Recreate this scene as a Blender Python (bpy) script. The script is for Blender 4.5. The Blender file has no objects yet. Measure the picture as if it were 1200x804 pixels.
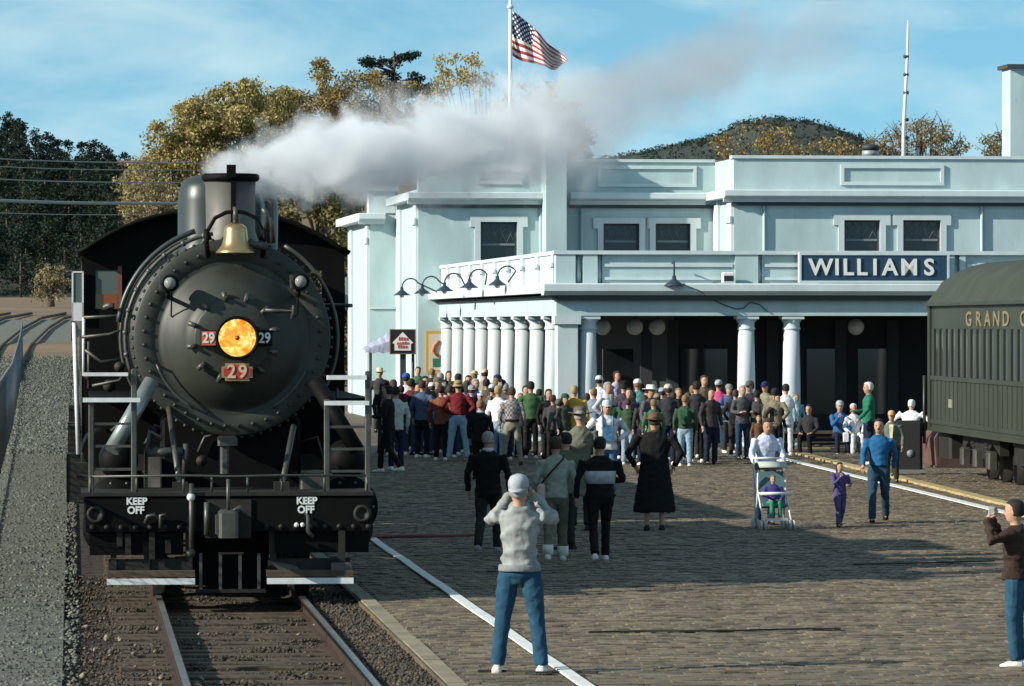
import bpy, bmesh, math, random
import numpy as np
from mathutils import Vector, Matrix
from math import sin, cos, pi, radians, sqrt, atan2, tan
random.seed(7); rng = np.random.default_rng(7)
SC = bpy.context.scene
COL = SC.collection
# ------------------------------------------------------------------ camera
F = 5600.0; H = 2.9; HY = 380.0          # focal length in pixels of a 1200 px wide frame, eye height, horizon row
cam = bpy.data.cameras.new('camera'); camo = bpy.data.objects.new('camera', cam); COL.objects.link(camo)
cam.sensor_width = 36.0; cam.lens = 36.0 * F / 1200.0
cam.shift_y = -(402.0 - HY) / 1200.0
cam.clip_start = 1.0; cam.clip_end = 9000.0
camo.location = (0, 0, H); camo.rotation_euler = (radians(90), 0, 0)
SC.camera = camo
# ------------------------------------------------------------------ light
SUN_EL = radians(24.5); SUN_AZ = radians(23.0)      # the light travels to the right and SUN_AZ away from the camera
sdir = Vector((cos(SUN_EL) * cos(SUN_AZ), cos(SUN_EL) * sin(SUN_AZ), -sin(SUN_EL)))
sl = bpy.data.lights.new('sun', 'SUN'); so = bpy.data.objects.new('sun', sl); COL.objects.link(so)
sl.energy = 5.0; sl.angle = radians(0.5); sl.color = (1.0, 0.93, 0.80)
so.rotation_euler = sdir.to_track_quat('-Z', 'Y').to_euler()
world = bpy.data.worlds.new('World'); SC.world = world; world.use_nodes = True
wn = world.node_tree; wn.nodes.clear()
def N(t, ty, **kw):
    n = t.nodes.new(ty)
    for k, v in kw.items():
        if k.startswith('i_'):
            n.inputs[k[2:].replace('_', ' ')].default_value = v
        else: setattr(n, k, v)
    return n
_sky = N(wn, 'ShaderNodeTexSky', sky_type='NISHITA', sun_disc=False)
_sky.sun_elevation = SUN_EL
_toS = -sdir; _sky.sun_rotation = atan2(_toS.x, _toS.y)
_sky.air_density = 1.0; _sky.dust_density = 0.2; _sky.ozone_density = 3.0; _sky.altitude = 2000
tc = N(wn, 'ShaderNodeTexCoord')
# deep clear sky near the horizon: sample the sky a little above where one looks (thin dry mountain air)
sep = N(wn, 'ShaderNodeSeparateXYZ'); wn.links.new(tc.outputs['Generated'], sep.inputs[0])
m1 = N(wn, 'ShaderNodeMath', operation='ABSOLUTE'); wn.links.new(sep.outputs['Z'], m1.inputs[0])
m2 = N(wn, 'ShaderNodeMath', operation='MULTIPLY_ADD'); wn.links.new(m1.outputs[0], m2.inputs[0]); m2.inputs[1].default_value = 1.1; m2.inputs[2].default_value = 0.12
cmb = N(wn, 'ShaderNodeCombineXYZ'); wn.links.new(sep.outputs['X'], cmb.inputs[0]); wn.links.new(sep.outputs['Y'], cmb.inputs[1]); wn.links.new(m2.outputs[0], cmb.inputs[2])
wn.links.new(cmb.outputs[0], _sky.inputs['Vector'])
# thin high cloud
mp = N(wn, 'ShaderNodeMapping'); mp.inputs['Scale'].default_value = (9, 9, 24); mp.inputs['Rotation'].default_value = (0, radians(-18), 0); wn.links.new(tc.outputs['Generated'], mp.inputs[0])
nz = N(wn, 'ShaderNodeTexNoise', i_Scale=2.2, i_Detail=7.0, i_Roughness=0.55, i_Distortion=0.3); wn.links.new(mp.outputs[0], nz.inputs['Vector'])
rp = N(wn, 'ShaderNodeValToRGB'); rp.color_ramp.elements[0].position = 0.38; rp.color_ramp.elements[1].position = 0.78
rp.color_ramp.elements[0].color = (0, 0, 0, 1); rp.color_ramp.elements[1].color = (0.75, 0.75, 0.75, 1)
wn.links.new(nz.outputs['Fac'], rp.inputs[0])
SKYTINT = (0.93, 1.22, 1.0, 1); SKYSTR = 0.125
tint = N(wn, 'ShaderNodeMixRGB', blend_type='MULTIPLY'); tint.inputs[0].default_value = 1.0; tint.inputs[2].default_value = SKYTINT
wn.links.new(_sky.outputs[0], tint.inputs[1])
mx = N(wn, 'ShaderNodeMixRGB'); wn.links.new(rp.outputs[0], mx.inputs[0]); wn.links.new(tint.outputs[0], mx.inputs[1]); mx.inputs[2].default_value = (4.6, 5.9, 6.1, 1)
bg = N(wn, 'ShaderNodeBackground'); bg.inputs['Strength'].default_value = SKYSTR; wn.links.new(mx.outputs[0], bg.inputs[0])
wo = N(wn, 'ShaderNodeOutputWorld'); wn.links.new(bg.outputs[0], wo.inputs[0])
SC.view_settings.view_transform = 'Standard'; SC.view_settings.look = 'None'; SC.view_settings.gamma = 1.0; SC.view_settings.exposure = 0.30
SC.render.engine = 'CYCLES'
SC.cycles.max_bounces = 6; SC.cycles.diffuse_bounces = 1; SC.cycles.glossy_bounces = 2; SC.cycles.transparent_max_bounces = 8; SC.cycles.volume_bounces = 6
SC.cycles.volume_step_rate = 2.0; SC.cycles.volume_max_steps = 96
SC.cycles.use_denoising = True
# ------------------------------------------------------------------ materials
MATS = {}
def mat(name, col, rough=0.7, metal=0.0, var=0.0, scale=4.0, bump=0.0, bscale=None, emit=None, col2=None, detail=5.0, stretch=None, spec=None, island=0.0):
    if name in MATS: return MATS[name]
    m = bpy.data.materials.new(name); m.use_nodes = True; t = m.node_tree
    b = t.nodes['Principled BSDF']; b.inputs['Roughness'].default_value = rough; b.inputs['Metallic'].default_value = metal
    if spec is not None: b.inputs['Specular IOR Level'].default_value = spec
    b.inputs['Base Color'].default_value = (*col, 1)
    if emit:
        b.inputs['Emission Color'].default_value = (*emit[0], 1); b.inputs['Emission Strength'].default_value = emit[1]
    if var or bump or col2:
        c = N(t, 'ShaderNodeTexCoord'); src = c.outputs['Object']
        if stretch:
            q = N(t, 'ShaderNodeMapping'); q.inputs['Scale'].default_value = stretch; t.links.new(src, q.inputs[0]); src = q.outputs[0]
        n = N(t, 'ShaderNodeTexNoise', i_Scale=scale, i_Detail=detail, i_Roughness=0.6); t.links.new(src, n.inputs['Vector'])
        r = N(t, 'ShaderNodeValToRGB'); r.color_ramp.elements[0].position = 0.3; r.color_ramp.elements[1].position = 0.7
        lo = tuple(max(0, x * (1 - var)) for x in col) if not col2 else col
        hi = tuple(x * (1 + var) for x in col) if not col2 else col2
        r.color_ramp.elements[0].color = (*lo, 1); r.color_ramp.elements[1].color = (*hi, 1)
        t.links.new(n.outputs['Fac'], r.inputs[0]); out = r.outputs[0]
        if island:
            g = N(t, 'ShaderNodeNewGeometry'); hv = N(t, 'ShaderNodeHueSaturation')
            mr = N(t, 'ShaderNodeMapRange'); mr.inputs['To Min'].default_value = 1 - island; mr.inputs['To Max'].default_value = 1 + island
            t.links.new(g.outputs['Random Per Island'], mr.inputs['Value']); t.links.new(mr.outputs[0], hv.inputs['Value']); t.links.new(out, hv.inputs['Color']); out = hv.outputs[0]
        t.links.new(out, b.inputs['Base Color'])
        if bump:
            n2 = N(t, 'ShaderNodeTexNoise', i_Scale=bscale or scale * 4, i_Detail=4.0); t.links.new(src, n2.inputs['Vector'])
            bp = N(t, 'ShaderNodeBump'); bp.inputs['Strength'].default_value = min(1, bump * 8); bp.inputs['Distance'].default_value = bump; t.links.new(n2.outputs['Fac'], bp.inputs['Height']); t.links.new(bp.outputs[0], b.inputs['Normal'])
    MATS[name] = m; return m
def leafmat(name, c1, c2, c3):
    m = bpy.data.materials.new(name); m.use_nodes = True; t = m.node_tree; b = t.nodes['Principled BSDF']; b.inputs['Roughness'].default_value = 0.7; b.inputs['Specular IOR Level'].default_value = 0.25
    g = N(t, 'ShaderNodeNewGeometry'); r = N(t, 'ShaderNodeValToRGB'); r.color_ramp.elements[0].color = (*c1, 1); r.color_ramp.elements[1].color = (*c3, 1)
    e = r.color_ramp.elements.new(0.55); e.color = (*c2, 1)
    t.links.new(g.outputs['Random Per Island'], r.inputs[0]); t.links.new(r.outputs[0], b.inputs['Base Color'])
    tr = N(t, 'ShaderNodeBsdfTranslucent'); t.links.new(r.outputs[0], tr.inputs[0]); ms = N(t, 'ShaderNodeMixShader'); ms.inputs[0].default_value = 0.25
    t.links.new(b.outputs[0], ms.inputs[1]); t.links.new(tr.outputs[0], ms.inputs[2]); t.links.new(ms.outputs[0], t.nodes['Material Output'].inputs[0])
    MATS[name] = m; return m
# ------------------------------------------------------------------ mesh builder
def frame_from(d):
    d = Vector(d).normalized(); a = Vector((0, 0, 1)) if abs(d.z) < 0.9 else Vector((0, 1, 0))
    u = a.cross(d).normalized(); v = d.cross(u); return u, v, d
class MB:
    def __init__(s): s.v = []; s.f = []; s.sm = []
    def add(s, vs, fs, smooth=False):
        o = len(s.v); s.v.extend([tuple(x) for x in vs]); s.f.extend([tuple(i + o for i in f) for f in fs]); s.sm.extend([smooth] * len(fs)); return s
    def box(s, x0, x1, y0, y1, z0, z1):
        return s.add([(x0,y0,z0),(x1,y0,z0),(x1,y1,z0),(x0,y1,z0),(x0,y0,z1),(x1,y0,z1),(x1,y1,z1),(x0,y1,z1)],
                     [(0,3,2,1),(4,5,6,7),(0,1,5,4),(1,2,6,5),(2,3,7,6),(3,0,4,7)])
    def bbox(s, x0, x1, y0, y1, z0, z1, b=0.02):           # box with chamfered vertical and top edges
        p = [(x0+b,y0),(x1-b,y0),(x1,y0+b),(x1,y1-b),(x1-b,y1),(x0+b,y1),(x0,y1-b),(x0,y0+b)]
        cx, cy = (x0+x1)/2, (y0+y1)/2
        q = [(x + (b if x < cx else -b), y + (b if y < cy else -b)) for x, y in p]
        vs = [(x,y,z0) for x,y in p] + [(x,y,z1-b) for x,y in p] + [(x,y,z1) for x,y in q]
        fs = [tuple(range(7,-1,-1)), tuple(range(16,24))]
        for k in (0, 8):
            for i in range(8): j = (i+1) % 8; fs.append((k+i, k+j, k+8+j, k+8+i))
        return s.add(vs, fs)
    def tube(s, p0, p1, r0, r1=None, n=10, caps=True, smooth=True):
        r1 = r0 if r1 is None else r1; p0, p1 = Vector(p0), Vector(p1); u, v, d = frame_from(p1 - p0)
        vs = []
        for p, r in ((p0, r0), (p1, r1)):
            for i in range(n): a = 2*pi*i/n; vs.append(p + u*(r*cos(a)) + v*(r*sin(a)))
        fs = [(i, (i+1) % n, n + (i+1) % n, n + i) for i in range(n)]
        s.add(vs, fs, smooth)
        if caps: o = len(s.v) - 2*n; s.f += [tuple(o + i for i in range(n-1,-1,-1)), tuple(o + n + i for i in range(n))]; s.sm += [False, False]
        return s
    def path(s, pts, r, n=8, rs=None, smooth=True):
        pts = [Vector(p) for p in pts]; vs = []; m = len(pts); pu = None
        for k, p in enumerate(pts):
            d = (pts[min(k+1,m-1)] - pts[max(k-1,0)]).normalized()
            if pu is None: u, v, d = frame_from(d)
            else: u = (pu - d * pu.dot(d)).normalized(); v = d.cross(u)
            pu = u; rr = rs[k] if rs else r
            for i in range(n): a = 2*pi*i/n; vs.append(p + u*(rr*cos(a)) + v*(rr*sin(a)))
        fs = [(k*n+i, k*n+(i+1)%n, (k+1)*n+(i+1)%n, (k+1)*n+i) for k in range(m-1) for i in range(n)]
        s.add(vs, fs, smooth); o = len(s.v) - m*n
        s.f += [tuple(o+i for i in range(n-1,-1,-1)), tuple(o+(m-1)*n+i for i in range(n))]; s.sm += [False, False]; return s
    def lathe(s, prof, c=(0,0,0), axis='z', n=32, smooth=True):     # prof: (r, h)
        vs = []
        for r, h in prof:
            for i in range(n):
                a = 2*pi*i/n; x, y = r*cos(a), r*sin(a)
                vs.append({'z': (c[0]+x, c[1]+y, c[2]+h), 'y': (c[0]+x, c[1]+h, c[2]-y), 'x': (c[0]+h, c[1]+x, c[2]+y)}[axis])
        fs = [(k*n+i, k*n+(i+1)%n, (k+1)*n+(i+1)%n, (k+1)*n+i) for k in range(len(prof)-1) for i in range(n)]
        s.add(vs, fs, smooth); o = len(s.v) - len(prof)*n
        if prof[0][0] > 1e-4: s.f.append(tuple(o+i for i in range(n-1,-1,-1))); s.sm.append(False)
        if prof[-1][0] > 1e-4: s.f.append(tuple(o+(len(prof)-1)*n+i for i in range(n))); s.sm.append(False)
        return s
    def ball(s, c, r, n=10, m=7, sc=(1,1,1)):
        prof = [(r*sin(pi*k/m)+1e-5, -r*cos(pi*k/m)) for k in range(m+1)]; o = len(s.v); s.lathe(prof, (0,0,0), 'z', n)
        for i in range(o, len(s.v)): x, y, z = s.v[i]; s.v[i] = (x*sc[0]+c[0], y*sc[1]+c[1], z*sc[2]+c[2])
        return s
    def prism(s, poly, y0, y1):                             # poly in x,z ; extruded along y
        n = len(poly); vs = [(x,y0,z) for x,z in poly] + [(x,y1,z) for x,z in poly]
        return s.add(vs, [tuple(range(n)), tuple(range(2*n-1,n-1,-1))] + [(i, n+i, n+(i+1)%n, (i+1)%n) for i in range(n)])
    def prismx(s, poly, x0, x1):                            # poly in y,z ; extruded along x
        n = len(poly); vs = [(x0,y,z) for y,z in poly] + [(x1,y,z) for y,z in poly]
        return s.add(vs, [tuple(range(n)), tuple(range(2*n-1,n-1,-1))] + [(i, n+i, n+(i+1)%n, (i+1)%n) for i in range(n)])
    def mesh(s, name):
        me = bpy.data.meshes.new(name); me.from_pydata(s.v, [], s.f); me.polygons.foreach_set('use_smooth', s.sm)
        bm = bmesh.new(); bm.from_mesh(me); bmesh.ops.recalc_face_normals(bm, faces=bm.faces); bm.to_mesh(me); bm.free(); me.update(); return me
    def build(s, name, m, parent=None, **kw): return obj(name, s.mesh(name), m, parent, **kw)
def obj(name, me, m=None, parent=None, **kw):
    o = bpy.data.objects.new(name, me); COL.objects.link(o)
    if m is not None and hasattr(me, 'materials') and not me.materials:
        for x in (m if isinstance(m, (list, tuple)) else [m]): me.materials.append(x)
    if parent is not None: o.parent = parent
    if kw: tag(o, **kw)
    return o
def tag(o, label=None, cat=None, group=None, kind=None, loc=None, rotz=None):
    if label: o['label'] = label
    if cat: o['category'] = cat
    if group: o['group'] = group
    if kind: o['kind'] = kind
    if loc is not None: o.location = loc
    if rotz is not None: o.rotation_euler = (0, 0, rotz)
    return o
def empty(name, loc=(0,0,0), rotz=0.0, parent=None, **kw):
    o = bpy.data.objects.new(name, None); COL.objects.link(o); o.location = loc; o.rotation_euler = (0,0,rotz); o.empty_display_size = 0.2
    if parent: o.parent = parent
    if kw: tag(o, **kw)
    return o
KIDS = None
def copy_tree(o, parent=None):
    c = o.copy(); COL.objects.link(c)
    if parent: c.parent = parent
    for ch in o.children: copy_tree(ch, c)
    return c
TMP = bpy.data.scenes.new('tmp_scene')
def evalmesh(ob, name):
    TMP.collection.objects.link(ob); vl = TMP.view_layers[0]; vl.update(); dg = vl.depsgraph
    me = bpy.data.meshes.new_from_object(ob.evaluated_get(dg)); me.name = name
    TMP.collection.objects.unlink(ob); bpy.data.objects.remove(ob); return me
def textmesh(s, size, ext=0.01, sx=1.0, bold=0.0, name='lettering'):
    cu = bpy.data.curves.new('t', 'FONT'); cu.body = s; cu.size = size; cu.extrude = ext; cu.offset = bold; cu.align_x = 'CENTER'; cu.align_y = 'CENTER'; cu.resolution_u = 4
    me = evalmesh(bpy.data.objects.new('t', cu), name); bpy.data.curves.remove(cu)
    me.materials.clear(); me.transform(Matrix.Scale(sx, 4, (1,0,0))); return me
def text(name, s, size, m, parent, loc, rot=(radians(90),0,0), ext=0.01, sx=1.0, bold=0.0):
    o = obj(name, textmesh(s, size, ext, sx, bold), m, parent); o.location = loc; o.rotation_euler = rot; return o
class Frame:
    """local frame standing in the world: origin, heading; turns a picture column/row at local depth b into local a / z"""
    def __init__(s, X, Y, slope): s.X, s.Y, s.t = X, Y, math.atan(-slope); s.c, s.s = cos(s.t), sin(s.t)
    def a(s, px, b=0.0):
        q = (px - 600.0) / F; return (q * (s.Y + b * s.c) - s.X + b * s.s) / (s.c - q * s.s)
    def depth(s, a, b): return s.Y + a * s.s + b * s.c
    def z(s, py, b=0.0, a=0.0): return H - (py - HY) * s.depth(a, b) / F
    def w(s, a, b, z=0.0): return Vector((s.X + a*s.c - b*s.s, s.Y + a*s.s + b*s.c, z))
    def root(s, name, z=0.0, **kw): return empty(name, (s.X, s.Y, z), s.t, **kw)
TR = Frame((272-600)/112.0, F/112.0, (85-600)/F)        # the main track, origin under the pilot beam
BD = Frame(1.10, F/50.0, (-15-600)/F)                   # the depot, origin at the portico's corner
def world(px, k): return (px - 600.0)/k, F/k
def ground(px, py): return world(px, (py - HY)/H)
def zg(Y):
    return float(np.interp(Y, [0,140,200,260,320,400,500,600,640,700,760,900,9000], [0,0,.65,2.0,3.5,4.4,5.5,6.4,7.0,13,20,34,34]))
from mathutils import noise as mnoise
# ------------------------------------------------------------------ ground
def brick_mat(name, c1, c2, mort, sx, sy, bump=0.006, rot=0.0):
    m = bpy.data.materials.new(name); m.use_nodes = True; t = m.node_tree; b = t.nodes['Principled BSDF']; b.inputs['Roughness'].default_value = 0.8
    c = N(t, 'ShaderNodeTexCoord'); q = N(t, 'ShaderNodeMapping'); q.inputs['Rotation'].default_value = (0,0,rot); t.links.new(c.outputs['Object'], q.inputs[0])
    br = N(t, 'ShaderNodeTexBrick'); br.inputs['Scale'].default_value = 1.0; br.inputs['Brick Width'].default_value = sx; br.inputs['Row Height'].default_value = sy; br.inputs['Mortar Size'].default_value = 0.008
    br.inputs['Color1'].default_value = (*c1,1); br.inputs['Color2'].default_value = (*c2,1); br.inputs['Mortar'].default_value = (*mort,1); br.inputs['Bias'].default_value = 0.0
    t.links.new(q.outputs[0], br.inputs['Vector'])
    n = N(t, 'ShaderNodeTexNoise', i_Scale=0.6, i_Detail=6.0); t.links.new(c.outputs['Object'], n.inputs['Vector'])
    r = N(t, 'ShaderNodeValToRGB'); r.color_ramp.elements[0].position=.3; r.color_ramp.elements[1].position=.7; r.color_ramp.elements[0].color=(.62,.62,.62,1); r.color_ramp.elements[1].color=(1.25,1.2,1.1,1); t.links.new(n.outputs['Fac'], r.inputs[0])
    mm = N(t, 'ShaderNodeMixRGB', blend_type='MULTIPLY'); mm.inputs[0].default_value=1; t.links.new(br.outputs['Color'], mm.inputs[1]); t.links.new(r.outputs[0], mm.inputs[2]); t.links.new(mm.outputs[0], b.inputs['Base Color'])
    bp = N(t, 'ShaderNodeBump'); bp.inputs['Distance'].default_value = bump; bp.inputs['Strength'].default_value = 1.0; bp.invert = True
    n2 = N(t, 'ShaderNodeTexNoise', i_Scale=9.0, i_Detail=3.0); t.links.new(c.outputs['Object'], n2.inputs['Vector'])
    ma = N(t, 'ShaderNodeMath', operation='MULTIPLY_ADD'); ma.inputs[1].default_value = 1.2; t.links.new(n2.outputs['Fac'], ma.inputs[0]); t.links.new(br.outputs['Fac'], ma.inputs[2]); t.links.new(ma.outputs[0], bp.inputs['Height']); t.links.new(bp.outputs[0], b.inputs['Normal'])
    return m
M_brick = brick_mat('brick_paving_mat', (.155,.122,.08), (.11,.085,.058), (.06,.048,.038), .105, .21, rot=-TR.t)
M_brickpiece = mat('brick_clay', (.10,.075,.05), .8, col2=(.21,.165,.108), scale=1.3, island=.38, bump=.004, bscale=60)
M_earth = mat('dry_earth', (.13,.085,.045), .95, col2=(.24,.16,.085), scale=.05, bump=.05, bscale=1.5)
M_ballast = mat('ballast_bed', (.03,.023,.016), .95, col2=(.08,.062,.042), scale=3, bump=.05, bscale=18)
M_stone = mat('ballast_stone', (.045,.035,.025), .9, col2=(.11,.085,.06), scale=2, island=.45)
M_gravel = mat('grey_gravel', (.09,.095,.075), .95, col2=(.19,.20,.16), scale=6, bump=.05, bscale=22, detail=9)
M_gravelst = mat('gravel_stone', (.095,.10,.08), .9, col2=(.18,.185,.15), scale=2, island=.5)
M_white = mat('white_road_paint', (.72,.75,.72), .7, var=.12, scale=3)
M_yellow = mat('worn_yellow_paint', (.42,.33,.15), .8, var=.35, scale=3)
M_conc = mat('weathered_concrete', (.26,.22,.15), .85, var=.3, scale=2.5, bump=.01)
M_timber = mat('sleeper_timber', (.05,.035,.022), .9, col2=(.12,.09,.06), scale=3, stretch=(1,8,8), bump=.01)
M_steel = mat('rail_top_steel', (.42,.42,.40), .35, .8, var=.2, scale=5)
M_rust = mat('rail_rust', (.06,.038,.024), .8, .2, var=.3, scale=4, bump=.004)
ZB = -0.17
def sheet(name, xs, ys, zf, m, **kw):
    nx, ny = len(xs), len(ys); vs = [(x, y, zf(x, y)) for y in ys for x in xs]
    fs = [(j*nx+i, j*nx+i+1, (j+1)*nx+i+1, (j+1)*nx+i) for j in range(ny-1) for i in range(nx-1)]
    me = bpy.data.meshes.new(name); me.from_pydata(vs, [], fs); me.polygons.foreach_set('use_smooth', [True]*len(fs)); return obj(name, me, m, **kw)
xs = list(np.linspace(-3000, -300, 12)) + list(np.linspace(-260, 260, 40)) + list(np.linspace(300, 3000, 12))
ys = [-200, 0, 40, 80, 120, 140] + list(np.linspace(150, 900, 60)) + [1200, 2000, 4000, 8000]
def terr(x, y): return ZB + zg(y) + (0.25*sin(x*.11+1)*sin(y*.07) if y > 200 else 0)
sheet('ground', xs, ys, terr, M_earth, kind='structure')
# gravel walk left of the main track; follows the rise of the land
def strip(name, t0, t1, s0, s1, z0, m, ns=40, thick=0.0, nt=1, **kw):
    mb = MB(); ss = np.linspace(s0, s1, ns+1)
    for i in range(ns):
        for (ta, tb) in [(t0 + (t1-t0)*j/nt, t0 + (t1-t0)*(j+1)/nt) for j in range(nt)]:
            P = [TR.w(ta, ss[i]), TR.w(tb, ss[i]), TR.w(tb, ss[i+1]), TR.w(ta, ss[i+1])]
            for p in P: p.z = z0 + zg(p.y)
            mb.add(P, [(0,1,2,3)])
    if thick:
        for t in (t0, t1):
            for i in range(ns):
                P = [TR.w(t, ss[i]), TR.w(t, ss[i+1])]; Q = [p.copy() for p in P]
                for p in P: p.z = z0 + zg(p.y)
                for p in Q: p.z = z0 - thick + zg(p.y)
                mb.add([P[0], P[1], Q[1], Q[0]], [(0,1,2,3)])
    return mb.build(name, m, **kw)
strip('gravel_path', -9.5, -1.75, -40, 262, -0.07, M_gravel, 90, .1, kind='structure')
# brick platform
px_pave = BD
pl = MB(); S0, S1, T0_, T1_ = -40.0, 64.0, 1.32, 60.0
P = [TR.w(T0_, S0), TR.w(T1_, S0), TR.w(T1_, 110), TR.w(T0_, 110)]
pl.add([(p.x,p.y,0.0) for p in P] + [(p.x,p.y,ZB-.05) for p in P], [(0,1,2,3),(0,4,5,1),(0,3,7,4)])
platform = pl.build('brick_paving', M_brick, kind='structure')
# real bricks where they are near enough to be told apart: each course is a little uneven
def bricks_at(rows):
    V = []; Fc = []
    for (t, s, w, d, dz, tl) in rows:
        o = len(V); c = [TR.w(t, s), TR.w(t+w, s), TR.w(t+w, s+d), TR.w(t, s+d)]
        top = .010 + dz; tz = [top, top+tl, top+tl*.6, top-tl*.4]
        V += [(p.x,p.y,-.002) for p in c] + [(p.x, p.y, z) for p, z in zip(c, tz)]
        Fc += [(o+4,o+5,o+6,o+7),(o,o+1,o+5,o+4),(o+1,o+2,o+6,o+5),(o+2,o+3,o+7,o+6),(o+3,o,o+4,o+7)]
    return V, Fc
BR = []; j = 0; s = -12.6
while s < 57:
    t = 1.50 + (0.052 if j % 2 else 0); tmax = 10.2 + max(0, (s+12))*.12
    wave = .010*sin(s*2.1) + .008*sin(s*5.3+1)
    while t < tmax:
        p = TR.w(t, s); px = 600 + F*p.x/p.y
        if px < 1215: BR.append((t, s, .097, .198, wave*.12 + random.uniform(-.005,.005) + .013*mnoise.noise(Vector((t*1.1+s*.3,s*2.6,0)))+.008*mnoise.noise(Vector((t*4,s*7,3))), random.uniform(-.004,.004)))
        t += .104
    s += .206; j += 1
V, Fc = bricks_at(BR[300:]); me = bpy.data.meshes.new('brick_courses'); me.from_pydata(V, [], Fc)
obj('brick_courses', me, M_brickpiece, kind='stuff', label='rows of worn paving bricks across the station platform', cat='paving bricks')
for r in BR[:300]:
    V, Fc = bricks_at([r]); me = bpy.data.meshes.new('brick'); me.from_pydata(V, [], Fc); obj('brick', me, M_brickpiece, platform)
# concrete coping at the platform edge and painted lines
def linestrip(name, pts, w, z, m, th=.004, **kw):
    mb = MB()
    for (a, b) in zip(pts[:-1], pts[1:]):
        a2, b2 = Vector((*a, 0)), Vector((*b, 0)); d = (b2-a2).normalized(); n = Vector((d.y, -d.x, 0))*(w/2)
        vs = [a2-n, a2+n, b2+n, b2-n]; mb.add([(v.x,v.y,z) for v in vs] + [(v.x,v.y,z-th*4) for v in vs], [(0,1,2,3),(0,4,5,1),(1,5,6,2),(2,6,7,3),(3,7,4,0)])
    return mb.build(name, m, kind='structure', **kw)
for i in range(14):
    a = TR.w(1.42, -22 + i*2.6); b = TR.w(1.42, -22 + i*2.6 + 2.57)
    linestrip('platform_edge_slab', [(a.x,a.y),(b.x,b.y)], .15, .004 + .006*((i*7)%3), M_conc, th=.03)
wl = [(430,630),(560,720),(680,804)]
pts = [ground(*p) for p in wl]; d = ((pts[2][0]-pts[0][0])/(pts[2][1]-pts[0][1]))
P0 = pts[1]
linestrip('white_platform_line', [(P0[0] + (y-P0[1])*d + .007*sin(y), y) for y in np.arange(22, 120, 2.0)], .11, .040, M_white)
pr = [ground(920,540), ground(1165,600)]; d2 = (pr[1][0]-pr[0][0])/(pr[1][1]-pr[0][1])
linestrip('white_trackside_line', [(pr[0][0]+(y-pr[0][1])*d2, y) for y in (40, 60, 80, 92, 102)], .16, .045, M_white)
py_ = [ground(925,530), ground(1165,589)]; d3 = (py_[1][0]-py_[0][0])/(py_[1][1]-py_[0][1])
linestrip('yellow_trackside_kerb', [(py_[0][0]+(y-py_[0][1])*d3, y) for y in (40, 60, 80, 92, 106)], .22, .05, M_yellow, th=.02)
M_tar = mat('tar_joint', (.02,.018,.016), .8)
for (p,q) in (((690,744),(985,740)),((1000,664),(1165,660)),((560,790),(700,792))):
    a=ground(*p); b=ground(*q); linestrip('paving_joint', [(a[0]+(b[0]-a[0])*u+.0, a[1]+(b[1]-a[1])*u+.05*sin(u*9)) for u in np.linspace(0,1,9)], .035, .034, M_tar)
hz = MB(); a=ground(425,634); b=ground(560,631); hz.path([(a[0]+(b[0]-a[0])*u, a[1]+(b[1]-a[1])*u+.12*sin(u*7), .05) for u in np.linspace(0,1,14)], .022, 7); hz.build('hose', mat('hose_red',(.22,.04,.03),.6), None, label='thin red hose lying across the shaded paving beside the locomotive', cat='hose')
a = ground(720, 528); b = ground(925, 531); linestrip('portico_kerb', [a, (a[0]+8, a[1]+.9)], .3, .06, M_conc, th=.02)
# ------------------------------------------------------------------ tracks
def track(name, fr, s0, s1, sl0, sl1, label_kind='structure', tmin=-1.32, tmax=1.32, zfun=None, stones=0):
    zf = zfun or (lambda s: 0.0)
    root = empty(name, (fr.X, fr.Y, 0), fr.t, kind='structure')
    bed = MB(); ss = np.linspace(s0, s1, 30)
    for i in range(29):
        bed.add([(tmin-.35,ss[i],ZB+.005+zf(ss[i])),(tmax,ss[i],ZB+.005+zf(ss[i])),(tmax,ss[i+1],ZB+.005+zf(ss[i+1])),(tmin-.35,ss[i+1],ZB+.005+zf(ss[i+1]))], [(0,1,2,3)])
    bed.build('ballast_bed', M_ballast, root)
    for sgn in (-1, 1):
        prof = [(-.065,-.16),(.065,-.16),(.065,-.145),(.012,-.13),(.012,-.045),(.036,-.035),(.036,0),(-.036,0),(-.036,-.035),(-.012,-.045),(-.012,-.13),(-.065,-.145)]
        n = len(prof); vs = []; fs = []
        for s_ in ss: vs += [(sgn*.755+x, s_, .02+z+zf(s_)) for x, z in prof]
        fs = [(i*n+k, i*n+(k+1)%n, (i+1)*n+(k+1)%n, (i+1)*n+k) for i in range(29) for k in range(n)] + [tuple(range(n))]
        MB().add(vs, fs).build('rail', M_rust, root)
        h = MB()
        for i in range(29): h.add([(sgn*.755-.030,ss[i],.0215+zf(ss[i])),(sgn*.755+.030,ss[i],.0215+zf(ss[i])),(sgn*.755+.030,ss[i+1],.0215+zf(ss[i+1])),(sgn*.755-.030,ss[i+1],.0215+zf(ss[i+1]))], [(0,1,2,3)])
        h.build('rail_running_surface', M_steel, root)
    me = MB().bbox(-1.27, 1.27, -.115, .115, -.06, .055, .012).mesh('sleeper'); me.materials.append(M_timber)
    s_ = sl0
    while s_ < sl1:
        o = obj('sleeper', me, None, root); o.location = (random.uniform(-.03,.03), s_, ZB-.01+zf(s_)+random.uniform(-.006,.01)); o.rotation_euler = (0,0,random.uniform(-.015,.015)); s_ += .56
    return root
strip('ballast_shoulder', .84, 1.33, -40, 110, -.045, M_ballast, 20, kind='structure')
stonefield('shoulder_stones', 4200, TR, .86, 1.3, -14, 8, lambda t,s: -.04, .02, M_stone, kind='stuff', label='dark ballast stones between the rail and the platform edge', cat='ballast') if 0 else None
mt = track('main_track', TR, -35, 120, -14, 24, zfun=None)
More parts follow.
